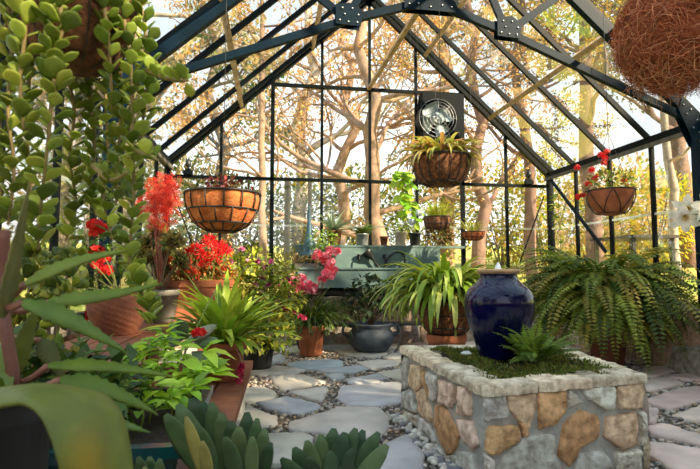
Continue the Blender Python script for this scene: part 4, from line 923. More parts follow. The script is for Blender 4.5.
# strap-leaved plant in terracotta pot
c = PZ(224, 379, .305); d = (c-O).length*.97; k = px(1, d); t = thing('potted_clivia', 'dense rosette of glossy green strap leaves in an orange pot on the low bench', 'potted plant', c); pot(t, c, 20.5*k, 36*k, 'terra', .78, .2)
mb = MB(); straps(mb, c+V((0, 0, 34*k)), 140, .46, .025, [srgb(132, 164, 54), srgb(156, 184, 66), srgb(108, 138, 46), srgb(176, 196, 84)], (.35, 1.45), (.3, 1.3), .07, seg=8, a=.4); build(mb, 'leaves', 'leaf', t)
mb = MB(); P = spline([c+V((0, 0, 40*k)), PD(228, 340, d-.12), PD(238, 352, d-.2), PD(243, 366, d-.22)], 12); mb.tube(P, .0025, 5, srgb(214, 190, 170))
build(mb, 'flower_stalk', 'stem', t); mb = MB()
for i in range(60): q = PD(242+R.uniform(-3, 3)-(i/60)*5, 364+i/60*27, d-.22+R.uniform(-.01, .01)); mb.sphere(q, R.uniform(.006, .010), 6, 4, jit(R.choice([srgb(220, 40, 96), srgb(196, 30, 84), srgb(236, 90, 130)]), .12), (1, 1, 1.4))
build(mb, 'flower_spike', 'petal', t, label='hanging magenta flower spike')
# leafy fillers on the bench under the jade vine
c = V((-.72, 1.75, .302)); t = thing('potted_jade', 'yellow-green jade bush in a dark pot under the hanging jade strands', 'potted plant', c); pot(t, c, .12, .2, 'terradark', .75, .15)
mb = MB(); tips = []
for (u, v, d_) in ((28, 290, 1.75), (48, 275, 1.8), (62, 292, 1.75), (40, 312, 1.7), (58, 325, 1.7), (20, 325, 1.7), (70, 265, 1.9), (30, 258, 1.9), (50, 355, 1.65), (15, 350, 1.65)):
    q = PD(u, v, d_); tips.append(q)
    for i in range(26): dr = rdir(-.4, 1); mb.pad(q+dr*R.uniform(.0, .06), (dr+V((0, 0, .5))).normalized(), V((R.uniform(-.5, .5), -1, .3)), R.uniform(.035, .055), .02, .003, jit(R.choice([srgb(126, 138, 44), srgb(102, 120, 42), srgb(146, 148, 56), srgb(76, 96, 38)]), .14), 7)
build(mb, 'leaves', 'jade', t); mb = MB(); stems(mb, c+V((0, 0, .17)), tips, .008, srgb(120, 100, 70)); build(mb, 'stems', 'stem', t)
c = V((-.78, 1.3, .302)); t = thing('potted_foliage', 'dark green leafy plant low on the bench under the saw-toothed succulent', 'potted plant', c); pot(t, c, .1, .16, 'terradark', .75, .15)
mb = MB(); tips = []
for (u, v, d_) in ((30, 365, 1.4), (60, 372, 1.4), (90, 372, 1.5), (110, 382, 1.45), (80, 395, 1.35), (20, 395, 1.35), (100, 400, 1.35)): q = PD(u, v, d_); tips.append(q); clump(mb, q, (.09, .09, .07), 46, .075, .02, [G['dark'], srgb(70, 96, 44), srgb(92, 120, 50)])
build(mb, 'foliage', 'leaf', t); mb = MB(); stems(mb, c+V((0, 0, .14)), tips, .004); build(mb, 'stems', 'stem', t)
# grey leaved plant with one red flower
c = V((-.36, 2.18, .302)); t = thing('potted_kalanchoe', 'grey-green paddle-leaved succulent with a single red flower head behind the teal planter', 'potted plant', c); pot(t, c, .095, .17, 'terradark', .75, .15)
mb = MB(); d = 2.1
for (u0, v0, u1, v1, w) in ((186, 342, 217, 326, 9), (190, 346, 219, 340, 8), (192, 352, 222, 366, 10), (183, 340, 168, 325, 8), (182, 344, 160, 338, 9), (186, 356, 206, 372, 10), (180, 350, 165, 360, 8), (186, 338, 178, 318, 8), (190, 362, 224, 352, 9)):
    a, b = PD(u0, v0, d), PD(u1, v1, d+R.uniform(-.1, .05)); mb.pad(a, b-a, V((R.uniform(-.3, .3), -.8, .7)), (b-a).length, w*d/F*.8, .006, jit(R.choice([srgb(120, 140, 110), srgb(146, 150, 124), srgb(104, 130, 88)]), .1), 8, 1.1)
build(mb, 'leaves', 'waxy', t); mb = MB(); P = spline([c+V((0, 0, .16)), PD(185, 352, d), PD(192, 340, d), PD(199, 334, d-.05)], 10); mb.tube(P, .005, 6, srgb(130, 130, 90)); build(mb, 'stem', 'stem', t); mb = MB(); mb.tube([PD(187, 350, d), PD(205, 310, d+.1), PD(216, 290, d+.2)], .003, 5, srgb(120, 140, 60)); build(mb, 'offshoot', 'stem', t)
mb = MB(); umbel(mb, PD(199, 333, d-.05), (.026, .026, .016), 40, .016, [srgb(220, 30, 36), srgb(236, 50, 46)], 4, -.2, .4); build(mb, 'flower', 'petal', t)
# teal planter with lime leaves
c = V((-.4, 1.52, .302)); t = thing('teal_planter', 'dark teal rectangular planter of bright lime leafy stems on the low bench', 'planter', c)
mb = MB(); x0, x1, y0, y1, zt = -.62, -.2, 1.24, 1.84, .545
pr = [((x0+.04, x1-.05, y0+.04, y1-.04), .302), ((x0, x1-.01, y0, y1), zt-.03), ((x0-.012, x1, y0-.012, y1+.012), zt-.028), ((x0-.012, x1, y0-.012, y1+.012), zt), ((x0+.02, x1-.03, y0+.02, y1-.02), zt), ((x0+.03, x1-.04, y0+.03, y1-.03), zt-.06)]
vs = [p for (a, b, e, f), z in pr for p in ((a, e, z), (b, e, z), (b, f, z), (a, f, z))]
mb.add(vs, [(i*4+j, i*4+(j+1) % 4, (i+1)*4+(j+1) % 4, (i+1)*4+j) for i in range(5) for j in range(4)]+[(3, 2, 1, 0)], (1,1,1), False); build(mb, 'trough', 'teal', t)
mb = MB(); mb.box((x0+.03, y0+.03, zt-.1), (x1-.04, y1-.03, zt-.05)); build(mb, 'soil', 'soil', t)
mb = MB(); ms = MB(); LM = [srgb(180, 216, 60), srgb(160, 204, 58), srgb(200, 226, 84), srgb(132, 174, 52)]
for (u, v, dd, rad, n, l) in ((150, 343, 1.75, .06, 34, .06), (166, 334, 1.8, .05, 34, .055), (142, 358, 1.7, .06, 28, .06), (160, 365, 1.65, .06, 24, .06), (178, 350, 1.75, .05, 26, .055), (205, 350, 1.7, .035, 9, .095), (208, 372, 1.6, .04, 9, .11), (194, 386, 1.55, .035, 9, .08), (170, 395, 1.5, .05, 18, .075), (176, 408, 1.5, .03, 6, .07), (150, 385, 1.5, .05, 20, .07), (190, 372, 1.65, .04, 12, .08), (140, 405, 1.4, .05, 14, .07)):
    q = PD(u, v, dd); b = V((min(max(q.x, x0+.08), x1-.09), min(max(q.y, y0+.08), y1-.08), zt-.05)); ms.tube(spline([b, b.lerp(q, .5)+V((.01, 0, .01)), q], 6), .0035, 5, srgb(130, 150, 60))
    for i in range(n):
        dr = (rdir(-.5, .9)); st = b.lerp(q, R.uniform(.75, 1.05))+dr*rad*R.uniform(.1, .6); ll = l*R.uniform(.6, 1.2); e = V((dr.x, dr.y, dr.z*.5)).normalized()
        mb.ribbon([st, st+e*ll*.25, st+e*ll*.6+V((0, 0, -.003)), st+e*ll-V((0, 0, ll*.2))], [.003, ll*.2, ll*.17, .001], V((0, -.3, 1)), .25, jit(R.choice(LM), .14))
build(mb, 'leaves', 'leaf', t); build(ms, 'stems', 'stem', t)
# ------------------------------------------------------------------ FOREGROUND PLANTS
# cardboard palm
c = PD(262, 520, 1.12); c.z = .026; t = thing('cardboard_palm', 'cardboard palm with stiff grey-green paddle leaflets at the bottom of the picture', 'potted plant', c); pot(t, c, .14, .36, 'terradark', .72, .14)
GP = [srgb(74, 100, 66), srgb(88, 114, 74), srgb(62, 86, 58), srgb(102, 122, 80)]
def fan(lst, dep, w0, base_pts, name='frond'):
    mb = MB(); bp = [PD(u, v, dp) for u, v, dp in base_pts]; sp_ = spline([c+V((0, 0, .34))]+bp, 16); mb.tube(sp_, [.007]*10+[.006, .005, .005, .004, .004, .003, .003], 6, srgb(120, 120, 80))
    build(mb, 'stalk', 'stem', t); mb = MB()
    for (u0, v0, u1, v1, w, dd, cc) in lst:
        a, b = PD(u0, v0, dep+dd), PD(u1, v1, dep+dd*1.4); ax = b-a; l = ax.length
        mb.pad(a, ax, V((R.uniform(-.55, .1), -1, .35)), l, w*1.3*(dep+dd)/F, .0025, jit(srgb(160, 156, 92) if cc else R.choice(GP), .08), 8, 1.05, .5)
    build(mb, name, 'waxy', t)
fan([(208,480,166,414,9,.0,0),(212,480,178,404,9,.04,0),(214,478,192,398,10,.08,0),(218,480,203,402,9,.1,0),(222,480,212,402,9,.06,0),(226,482,222,412,9,.03,0),(232,484,232,420,8,.0,0),(236,486,240,426,8,-.02,0),(206,482,186,416,5,-.07,1),(210,486,203,440,5,-.08,1),(240,488,226,436,8,-.05,0),(216,484,196,424,8,-.03,0),
     (246,486,247,412,8,.08,0),(250,486,258,418,7,.05,0),(254,488,266,428,7,.03,0),(256,490,272,442,6,.0,0),(250,490,252,436,6,-.04,0)], 1.1, 9, [(255, 500, 1.1), (215, 485, 1.1)])
fan([(312,490,281,458,6,0,0),(316,490,294,447,7,.02,0),(320,490,307,440,7,.04,0),(324,490,321,434,7,.05,0),(328,490,334,428,8,.06,0),(332,490,345,432,8,.04,0),(336,492,356,428,7,.05,0),(340,492,364,430,7,.07,0),(344,492,379,432,7,.05,0),(348,494,388,445,7,.02,0),(330,494,330,450,7,-.03,0),(338,494,352,448,6,-.03,0),(322,494,308,456,6,-.03,0)], 1.15, 8, [(300, 500, 1.13), (330, 490, 1.15)])
fan([(150,500,139,456,6,0,0),(153,500,150,456,6,.02,0),(157,500,161,458,6,.0,0),(148,502,146,466,5,-.03,1)], 1.05, 6, [(220, 520, 1.08), (165, 500, 1.05)])
# serrated kalanchoe
base = PD(6, 500, .66); c = V((base.x-.02, base.y, .302)); t = thing('potted_kalanchoe', 'tall foreground succulent with long saw-toothed green leaves at the left edge', 'potted plant', c); pot(t, c, .1, .2, 'terra', .75, .15)
mb = MB(); mb.tube(spline([c+V((0, 0, .18)), PD(8, 480, .66), PD(14, 390, .67), PD(6, 330, .68), PD(2, 285, .7), PD(4, 230, .7)], 20), .0085, 8, srgb(120, 74, 60))
LV = []
def serr(p0, p1, w, d0, d1, bow, nrm, col, pet=None, fold=.35):
    a, b = PD(*p0, d0), PD(*p1, d1); l = (b-a).length; n = 22; nh = V(nrm); up_ = V((0, 0, 1)); P = [a.lerp(b, i/n)+up_*(bow*l*math.sin(PI*i/n)) for i in range(n+1)]
    ws = []
    for i in range(n+1):
        q = i/n; wv = (.35+.65*min(1, q/.22)) if q < .22 else max(.02, (1-((q-.22)/.78)**1.35)); ws.append(w*d0/F*wv*(1.04 if i % 2 else .8))
    m = MB(); m.ribbon(P, ws, nh, fold, col)
    b0 = len(m.v); off = nh.normalized()*-.0035; vs = [tuple(V(p)+off) for p in m.v]; k = len(P)     # underside gives the blade its thickness
    m.add(vs, [tuple(reversed(f)) for f in list(m.f)], col)
    for i in range(k-1): m.f += [(i*3, i*3+3, b0+i*3+3, b0+i*3), (i*3+2, b0+i*3+2, b0+i*3+5, i*3+5)]; m.sm += [True, True]
    build(m, 'leaf', 'waxy', t)
    if pet: mb.tube(spline([PD(*pet, d0+.01), PD((pet[0]+p0[0])/2, (pet[1]+p0[1])/2+3, d0), a], 8), .0045, 6, srgb(150, 98, 80))
GL = srgb(112, 140, 70)
serr((25, 284), (127, 250), 9, .62, .66, .05, (-.1, -.75, .6), srgb(128, 144, 52), (2, 300))
serr((22, 303), (126, 352), 13, .6, .66, .04, (.25, -.7, .7), srgb(112, 138, 58), (0, 306))
serr((48, 302), (162, 283), 9, .7, .76, -.03, (0, -.8, .55), srgb(118, 138, 50), (6, 312))
serr((48, 366), (173, 376), 9, .68, .74, .03, (0, -.6, .8), srgb(116, 138, 46), (14, 385))
serr((60, 380), (158, 414), 13, .62, .68, .05, (.2, -.6, .8), srgb(104, 128, 44), (18, 392))
serr((2, 318), (30, 184), 9, .6, .58, .0, (.8, -.55, .2), srgb(126, 124, 74))
serr((70, 415), (150, 432), 10, .7, .74, .02, (0, -.6, .8), srgb(104, 130, 60), (16, 410))
serr((8, 380), (40, 300), 12, .72, .74, .0, (.5, -.8, .1), srgb(128, 136, 56))
serr((40, 340), (66, 385), 10, .75, .75, .03, (.3, -.8, .3), srgb(104, 110, 60), (8, 335))
build(mb, 'stem', 'stem', t)
# big drooping yellow-green leaf
rows = [((-34,410,.50),(-26,394,.62)), ((0,405,.485),(14,390,.61)), ((22,402,.475),(52,387,.60)), ((38,412,.465),(84,388,.585)), ((48,430,.46),(108,396,.57)), ((56,455,.455),(124,418,.55)), ((62,480,.455),(132,455,.54)), ((70,520,.46),(134,500,.53)), ((88,560,.46),(128,550,.52)), ((108,590,.48),(110,590,.5))]
c = PD(-6, 440, .63); c.z = .302; t = thing('broad_leaf_plant', 'broad thick yellow-green leaf drooping over at the lower left corner', 'potted plant', c); pot(t, c, .066, .49, 'dark', .8, .06)  # tall dark pot made up to stand for the dark hollow under the leaf
mb = MB(); nn = 8; g2 = []
for (a, b) in rows:
    a3, b3 = PD(*a), PD(*b)
    for j in range(nn+1): s = j/nn; g2.append(a3.lerp(b3, s)+V((0, -.3, 1)).normalized()*(.012*math.sin(PI*s)))
rr_ = []
for j in range(nn+1): rr_.append(spline([g2[i*(nn+1)+j] for i in range(len(rows))], 30))
vs = [rr_[j][i] for i in range(31) for j in range(nn+1)]; nv = len(vs); vs2 = [p+V((0, .35, -1)).normalized()*.004 for p in vs]
fs = [(i*(nn+1)+j, i*(nn+1)+j+1, (i+1)*(nn+1)+j+1, (i+1)*(nn+1)+j) for i in range(30) for j in range(nn)]
ed = [j for j in range(nn+1)]+[i*(nn+1)+nn for i in range(1, 31)]+[30*(nn+1)+j for j in range(nn-1, -1, -1)]+[i*(nn+1) for i in range(29, 0, -1)]
mb.add(vs+vs2, fs+[tuple(nv+i for i in reversed(f)) for f in fs]+[(ed[i], nv+ed[i], nv+ed[(i+1) % len(ed)], ed[(i+1) % len(ed)]) for i in range(len(ed))], srgb(116, 122, 52)); 
for i in range(31):
    for j in range(nn+1):
        y = max(0, min(1, (i-15)/6))*max(0, 1-abs(j-2.5)/3.2); cc = lerp(srgb(116, 126, 56), srgb(176, 144, 36), y); mb.c[i*(nn+1)+j] = cc; mb.c[nv+i*(nn+1)+j] = cc
build(mb, 'leaf', 'waxy', t)
mb = MB(); mb.tube(spline([c+V((0, 0, .47)), c+V((-.01, 0, .49)), V(vs[4])+V((-.01, 0, 0)), V(vs[4])], 10), [.014]*5+[.014, .013, .012, .011, .01, .009], 8, srgb(120, 116, 70)); build(mb, 'stalk', 'stem', t)
for i, (az, l) in enumerate(((2.2, .3), (3.4, .32), (4.6, .26))):
    m = MB(); P = arch(c+V((0, 0, .47)), az, l*.6, 1.1, 1.7, 8); m.ribbon(P, wprof(8, .03, .4), (0, 0, 1), .15, jit(srgb(112, 130, 60))); build(m, 'leaf', 'waxy', t)

# ------------------------------------------------------------------ HANGING JADE VINE
hc = PD(80, -14, 1.0); t = thing('jade_vine_basket', 'hanging coir basket trailing long strands of round jade leaves at the left edge', 'hanging basket', hc)
wire_basket(t, hc, .108, .175, 'coirdark', 12, 0, .0015, (.4, roofz(hc.x)-.03), sq=.55)
JC = [G['jade'], srgb(122, 146, 50), G['jlite'], srgb(152, 164, 64), srgb(108, 130, 48)]
def strand(pts, dens=150, lf=.030, cols=JC, w=.43, top=True, tip=1):
    dens *= .52 if top else 1; lf *= 1.02 if top else 1
    P = [PD(*p) for p in pts]
    if top: P = [hc+V((P[0].x-hc.x, P[0].y-hc.y, 0))*.6+V((0, 0, .01))]+P
    L_ = sum((P[i+1]-P[i]).length for i in range(len(P)-1)); Q = spline(P, max(10, int(L_/.012))); n = len(Q)
    ms = MB(); ms.tube(Q, [.0048*(1-.5*i/n) for i in range(n)], 6, srgb(150, 130, 80)); ml = MB()
    m = int(L_*dens); a0 = R.uniform(0, 6)
    for i in range(m):
        q = i/m*(n-1); j = min(int(q), n-2); p = Q[j].lerp(Q[j+1], q-j); tg = (Q[j+1]-Q[j]).normalized(); e1 = tg.orthogonal().normalized(); e2 = tg.cross(e1)
        a = a0+i*2.4+R.uniform(-.4, .4); out = e1*math.cos(a)+e2*math.sin(a); dd = (out*.62+tg*R.uniform(-.25, .25)+V((0, 0, R.uniform(.4, 1.0)))).normalized()
        l = lf*R.uniform(.75, 1.15); ml.pad(p+out*.004, dd, out-V((0, 0, .55))+rdir()*.4, l, l*w, l*.07, jit(R.choice(cols), .15))
    s = build(ms, 'vine_stem', 'stem', t); build(ml, 'leaves', 'jade', s)
strand([(48,12,.84),(55,60,.83),(51,110,.83),(46,160,.84),(40,215,.85),(38,250,.86)], 190, .034)
strand([(60,-5,.82),(62,30,.82),(52,60,.82),(56,95,.83)], 190, .033)
strand([(118,0,.98),(128,40,.96),(132,90,.95),(132,140,.95),(134,190,.96),(131,235,.97),(131,270,.98),(146,300,.98),(152,325,.98)], 330, .033, JC+[G['jlite'], G['jlite']])  # extra bright leaves: sun on this strand put into the colour mix
strand([(140,5,1.0),(146,40,1.0),(147,85,1.0),(143,120,1.0),(140,165,1.0)], 260, .032)
strand([(122,-5,1.04),(120,50,1.05),(121,110,1.05),(118,160,1.05),(116,205,1.06)], 280, .033)
strand([(10,-5,.95),(12,50,.95),(8,110,.95),(14,170,.95),(8,225,.95)], 240, .034)
strand([(28,0,.98),(30,60,1.0),(26,120,1.0),(30,180,1.0),(24,230,1.0)], 240, .033)
strand([(66,60,1.1),(74,110,1.1),(70,160,1.1),(76,205,1.1),(66,240,1.1)], 240, .032)
strand([(88,70,1.1),(92,110,1.12),(95,150,1.12),(90,190,1.12),(96,215,1.12)], 240, .032)
strand([(104,60,1.1),(106,110,1.1),(108,160,1.1),(104,200,1.1),(112,240,1.1)], 240, .032)
strand([(22,-12,.82),(25,30,.81),(20,80,.81),(24,130,.82)], 190, .034)
strand([(100,-12,.93),(106,20,.92),(110,60,.93),(112,110,.94)], 220, .032)
strand([(0,40,1.0),(-2,100,1.0),(2,160,1.0),(-4,230,1.0)], 220, .034)
strand([(146,70,.97),(158,76,.95),(170,79,.94),(182,81,.93),(188,80,.93)], 170, .026, [G['jlite'], srgb(150, 170, 66)], .45, False)
strand([(135,150,.93),(146,155,.9),(158,160,.88)], 130, .028, [G['jlite'], srgb(130, 156, 56)], .45, False)
strand([(92,165,.9),(110,180,.88),(128,172,.86)], 60, .026, [srgb(130, 150, 60)], .3, False)

# ------------------------------------------------------------------ OUTSIDE: TREES, POSTS, BENCH
def tree(name, label, base, top, r0, leafcols, nleaf, lsize, barkc, nb=9, spread=1.0, crown=None, group=None, wob=.12, depth=3, first=.35, blen=.55):
    base, top = V(base), V(top); t = thing(name, label, 'tree', base, group); mb = MB(); H_ = (top-base).length; tips = []
    n = 12; P = [base.lerp(top, i/n)+V((mn.noise(V((i*.5, base.x, 1)))*wob*H_*.3, mn.noise(V((i*.5, base.x, 7)))*wob*H_*.3, 0))*(min(1, i/3)) for i in range(n+1)]
    P = [P[0]-V((0, 0, .3))]+P; mb.tube(P, [r0*1.35]+[r0*(1-.62*i/n) for i in range(n+1)], 9, barkc)
    def br(p, d, l, r, k):
        n = 6; pts = [p]; q = p; dd = d
        for i in range(n): dd = (dd+rdir()*.32+V((0, 0, .06))).normalized(); q = q+dd*(l/n); pts.append(q)
        mb.tube(pts, [r*(1-.6*i/n) for i in range(n+1)], 6 if k > 1 else 4, jit(barkc, .1))
        if k <= 1: tips.extend(pts[2:])
        if k > 0:
            for m in range(3 if k > 1 else 2):
                j = R.randint(2, n); br(pts[j], (dd+rdir()*.95).normalized(), l*R.uniform(.5, .75), r*.5, k-1)
    for i in range(nb):
        q = first+(1-first)*(i+R.random())/nb; p = P[1+min(n-1, int(q*n))]; az = R.uniform(0, 2*PI); up_ = R.uniform(-.1, .8)
        br(p, V((math.cos(az), math.sin(az), up_)).normalized(), H_*blen*R.uniform(.35, .7)*spread*(1.15-q*.6), r0*.42*(1.1-q*.7), depth-1)
    build(mb, 'trunk', 'bark', t); mb = MB()
    for i in range(nleaf):
        p = R.choice(tips)+rdir()*R.random()*lsize*3.2; mb.diamond(p, (rdir()+V((0, 0, -.3))).normalized(), rdir(), lsize*R.uniform(.6, 1.3), lsize*.24, jit(R.choice(leafcols), .2))
    build(mb, 'foliage', 'treeleaf', t); return t
TANB, PINKB, PALEB, GREYB = srgb(184, 152, 126), srgb(158, 126, 112), srgb(210, 198, 184), srgb(140, 128, 118)
GOLD = [srgb(232, 188, 120), srgb(218, 164, 98), srgb(238, 206, 150), srgb(196, 144, 90)]; PINE = [srgb(178, 154, 48), srgb(132, 128, 46), srgb(196, 160, 62), srgb(98, 104, 44)]
YGR = [srgb(220, 206, 60), srgb(178, 186, 60), srgb(228, 200, 76), srgb(136, 156, 58)]; DGR = [srgb(96, 124, 60), srgb(74, 100, 56), srgb(112, 126, 70), srgb(140, 138, 84)]; BEI = [srgb(206, 184, 146), srgb(190, 170, 120), srgb(170, 160, 110), srgb(216, 196, 160)]
def gnd(u, Y): p = PY(u, 250, Y); return V((p.x, Y, terr(p.x, Y)))
def tr(name, label, u0, u1, v1, Y, w, *a, **k): b = gnd(u0, Y); return tree(name, label, b, PY(u1, v1, Y), px(w, Y)/2, *a, **k)
tr('pine_tree', 'tall pine with a straight pinkish trunk outside the right glass, above the terracotta bowl', 594, 572, -170, 9.5, 19, PINE, 12000, .095, PINKB, nb=13, wob=.05, first=.3, blen=.5)
tr('slender_tree', 'thin pale spotted trunk outside the right wall beyond the hanging bowl', 676, 650, -60, 10, 11, PINE, 2600, .15, PALEB, nb=8, wob=.06, first=.4)
tr('leaning_tree', 'grey-brown trunk just beyond the back right corner post', 533, 512, -80, 10.5, 14, PINE, 8000, .095, PINKB, nb=10, wob=.1, first=.35)
tr('forked_tree', 'forked pinkish trunk outside the back glass behind the small grass basket', 481, 470, -40, 10, 16, GOLD, 4000, .1, PINKB, nb=10, wob=.16, first=.3)
tr('gnarled_tree', 'stout sunlit gnarled trunk behind the cream pot with twisting limbs across the gable', 388, 360, -30, 9, 21, GOLD, 4000, .07, TANB, nb=15, wob=.3, first=.22, blen=.75)
tr('gnarled_tree', 'gnarled leaning tree behind the potted agave', 330, 352, 20, 10.5, 15, GOLD, 3000, .07, TANB, nb=12, wob=.3, first=.28, blen=.7)
tr('gnarled_tree', 'straight tan trunk seen just left of the thick back mullion', 264, 262, -60, 8.6, 9, GOLD, 3600, .075, TANB, nb=12, wob=.06, first=.35, blen=.6)
tr('oak_tree', 'dark-trunked tree beyond the hanging orange basket', 228, 205, -30, 13, 14, BEI+DGR, 2800, .17, GREYB, nb=11, wob=.15, first=.28)
tr('oak_tree', 'hazy beige-leaved tree over the left roof glass', 120, 150, -160, 14, 18, BEI, 2000, .2, PALEB, nb=12, wob=.12, first=.3)
tr('oak_tree', 'dark green tree outside the left wall behind the red flower sprays', 60, 90, -40, 12, 16, DGR+BEI, 4200, .18, GREYB, nb=11, first=.25)
tr('pine_tree', 'dense golden pine towering beyond the right roof slope', 690, 640, -260, 12, 20, PINE, 9000, .12, PINKB, nb=13, wob=.06, first=.3, blen=.55)
tr('pine_tree', 'broad pine rising behind the exhaust fan and gable', 446, 450, -120, 14, 18, PINE, 7000, .11, TANB, nb=12, wob=.15, first=.3)
tr('oak_tree', 'tall pale tree behind the middle of the gable', 300, 310, -60, 15, 16, BEI+GOLD, 2600, .18, PALEB, nb=11, wob=.2, first=.3)
# understorey
def shrub(label, u, v, Y, rx, rz, cols, n, ls, name='shrub'):
    p = PY(u, v, Y); b = V((p.x, Y, terr(p.x, Y))); t = thing(name, label, 'shrub', b); mb = MB(); clump(mb, (p.x, Y, (b.z+p.z+rz)/2+.1), (rx, rx*.7, max(.3, (p.z+rz-b.z)/2)), n, ls, ls*.26, cols, 'diamond', .4, .3); build(mb, 'foliage', 'treeleaf', t)
    mb = MB(); stems(mb, b-V((0, 0, .1)), [V((p.x+R.uniform(-.6, .6)*rx, Y+R.uniform(-.3, .3), b.z+(p.z-b.z)*R.uniform(.7, 1.2))) for _ in range(7)], .025, GREYB); build(mb, 'stems', 'bark', t)
for i, (lb, u, v, Y, rx, rz, cols, n, ls) in enumerate((
 ('sunlit yellow-green shrub beyond the right wall near the lilies', 650, 205, 12, 1.6, .9, YGR, 2600, .16), ('yellow shrub between the two trunks outside the right wall', 625, 190, 14, 1.8, 1.0, YGR+GOLD, 2600, .17), ('tall yellow-green shrub behind the back right corner', 545, 200, 14, 1.7, 1.4, YGR, 2600, .17), ('pale green shrub behind the small grass basket', 500, 195, 15, 1.6, 1.0, YGR+PINE, 2200, .18),
 ('green shrub behind the climbing vine on the ledge', 425, 205, 14, 1.5, .9, YGR+DGR, 2400, .16), ('soft green shrub behind the galvanised can', 360, 200, 15, 1.6, 1.0, DGR+YGR, 2400, .17), ('olive shrub behind the blue finial', 300, 205, 15, 1.5, 1.0, DGR+YGR, 2400, .16), ('dark green shrub low on the lawn under the orange basket', 240, 212, 14, 1.6, .9, DGR, 2600, .16), ('blue-green shrub beyond the left corner post', 190, 205, 13, 1.5, 1.1, DGR+BEI, 2600, .16),
 ('dark shrub outside the left wall behind the jade strands', 90, 200, 10, 1.8, 1.2, DGR, 2600, .15), ('olive shrub farthest along the left wall side', 140, 205, 16, 2.0, 1.3, DGR+BEI, 2400, .18), ('golden shrub at the right of the outdoor bench', 690, 215, 16, 2.2, 1.4, YGR+GOLD, 2400, .2),
 ('tan brush beyond the right corner climber', 585, 215, 17, 2.2, 1.0, GOLD+YGR, 2200, .2))): shrub(lb, u, v, Y, rx, rz, cols, n, ls)
for u, v, Y, w, lb in ((287, 178, 8.4, 6, 'weathered grey post outside the back glass left of the finial'), (309.5, 172, 9.4, 4, 'slim grey post outside the back glass directly above the blue finial')):
    b = gnd(u, Y); tp_ = PY(u, v, Y); mb = MB(); r = px(w, Y)/2; b2 = b-V((0, 0, .2)); mb.lathe([(r, 0), (r, tp_.z-b2.z-.03), (r*1.3, tp_.z-b2.z-.03), (r*1.3, tp_.z-b2.z), (r*.3, tp_.z-b2.z+.04)], b2, 12, srgb(150, 160, 170)); tag(build(mb, 'garden_post', 'greypot', None, b), lb, 'post')
p = PX(632, 238, 6.6); g0 = V((p.x, p.y, terr(p.x, p.y))); t = thing('garden_table', 'dark outdoor table seen through the right glass below the hanging bowl', 'table', g0)
hh = p.z-g0.z; mb = MB(); mb.box((g0.x-.45, g0.y-.6, p.z-.03), (g0.x+.45, g0.y+.6, p.z+.02)); build(mb, 'table_top', 'dark', t)
for sx_ in (-.38, .38):
    for sy_ in (-.5, .5): mb = MB(); mb.box((g0.x+sx_-.03, g0.y+sy_-.03, g0.z-.15), (g0.x+sx_+.03, g0.y+sy_+.03, p.z-.03)); build(mb, 'leg', 'dark', t)

# unseen tree belt behind the viewer and along the right, added to shade the greenhouse
mb = MB()
for (x, y, r, h, n) in ((4.8, -7.5, 2.2, 6.0, 1900), (8.5, -4.5, 2.5, 5.6, 2100), (-7, -6, 2.6, 3.6, 1400), (11.5, -1, 2.2, 6.0, 1300), (-8, -1, 2.4, 4.5, 1600), (6.2, -3.2, 1.7, 5.2, 1300), (7.5, -7, 2.6, 6.4, 2200), (9.5, -2, 2.2, 6.2, 1500)):
    z = terr(x, y); mb.tube([(x, y, z-.3), (x+.1, y, z+h*.5), (x, y+.1, z+h)], [.22, .16, .08], 8, GREYB); clump(mb, (x, y, z+h*.62), (r, r, h*.58), n, .42, .12, DGR+PINE, 'diamond', .4, .3)
o = build(mb, 'treeline', 'treeleaf'); o['kind'] = 'stuff'; o['label'] = 'unseen belt of dark trees added behind the viewer for shade'; o['category'] = 'trees'
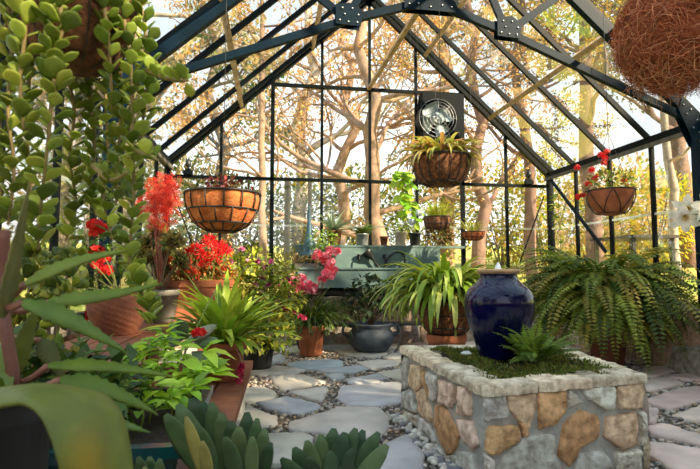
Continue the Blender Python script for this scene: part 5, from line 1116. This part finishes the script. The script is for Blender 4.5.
# ------------------------------------------------------------------ LIGHT
w = bpy.data.worlds.new('World'); SC.world = w; w.use_nodes = True; N = w.node_tree.nodes; L = w.node_tree.links; N.clear()
bg = N.new('ShaderNodeBackground'); o = N.new('ShaderNodeOutputWorld'); tc = N.new('ShaderNodeTexCoord'); sx_ = N.new('ShaderNodeSeparateXYZ'); L.new(tc.outputs['Generated'], sx_.inputs[0])
rp = N.new('ShaderNodeValToRGB'); L.new(sx_.outputs['Z'], rp.inputs[0]); e = rp.color_ramp.elements; e[0].position = 0; e[0].color = (1, .98, .95, 1); e[1].position = .75; e[1].color = (.66, .83, 1.0, 1)
L.new(rp.outputs[0], bg.inputs[0]); bg.inputs[1].default_value = 1.6; L.new(bg.outputs[0], o.inputs[0])
sd = bpy.data.lights.new('sun', 'SUN'); sd.energy = 13.5; sd.color = (1, .80, .56); sd.angle = math.radians(1.2); so = bpy.data.objects.new('sun', sd); COL.objects.link(so)
SUN = V((-.62, .52, -.52)); so.rotation_euler = SUN.to_track_quat('-Z', 'Y').to_euler(); so.location = (6, -4, 8)
for o in SC.objects:      # repeats share a group
    if o.parent is None and 'label' in o and o.get('kind') is None:
        k = o.name.split('.')[0]
        gname = dict(hanging_basket='baskets hanging from the greenhouse roof', wall_tap='taps on the sink splashback', hanging_disc='pale hanging discs', spotlight='spotlights on the back rail', garden_post='posts outside the back glass', shrub='shrubs beyond the glass').get(k)
        if k.endswith('_tree'): gname = 'trees beyond the glass'
        if gname: o['group'] = gname
# ------------------------------------------------------------------ CAMERA
cd = bpy.data.cameras.new('camera'); co = bpy.data.objects.new('camera', cd); COL.objects.link(co); SC.camera = co
cd.sensor_width = 36; cd.lens = 36*F/700; cd.clip_start = .02; cd.clip_end = 300; co.location = O
co.rotation_euler = (PI/2+PIT, 0, -YAW)
cd.dof.use_dof = True; cd.dof.focus_distance = 2.8; cd.dof.aperture_fstop = 8.0
vs_ = SC.view_settings; vs_.view_transform = 'Standard'; vs_.look = 'None'; vs_.gamma = 1; vs_.use_curve_mapping = False; vs_.exposure = 0.15
cyc = SC.cycles; cyc.use_denoising = True; cyc.max_bounces = 10; cyc.transparent_max_bounces = 24; cyc.diffuse_bounces = 4; cyc.transmission_bounces = 6; cyc.sample_clamp_indirect = 6
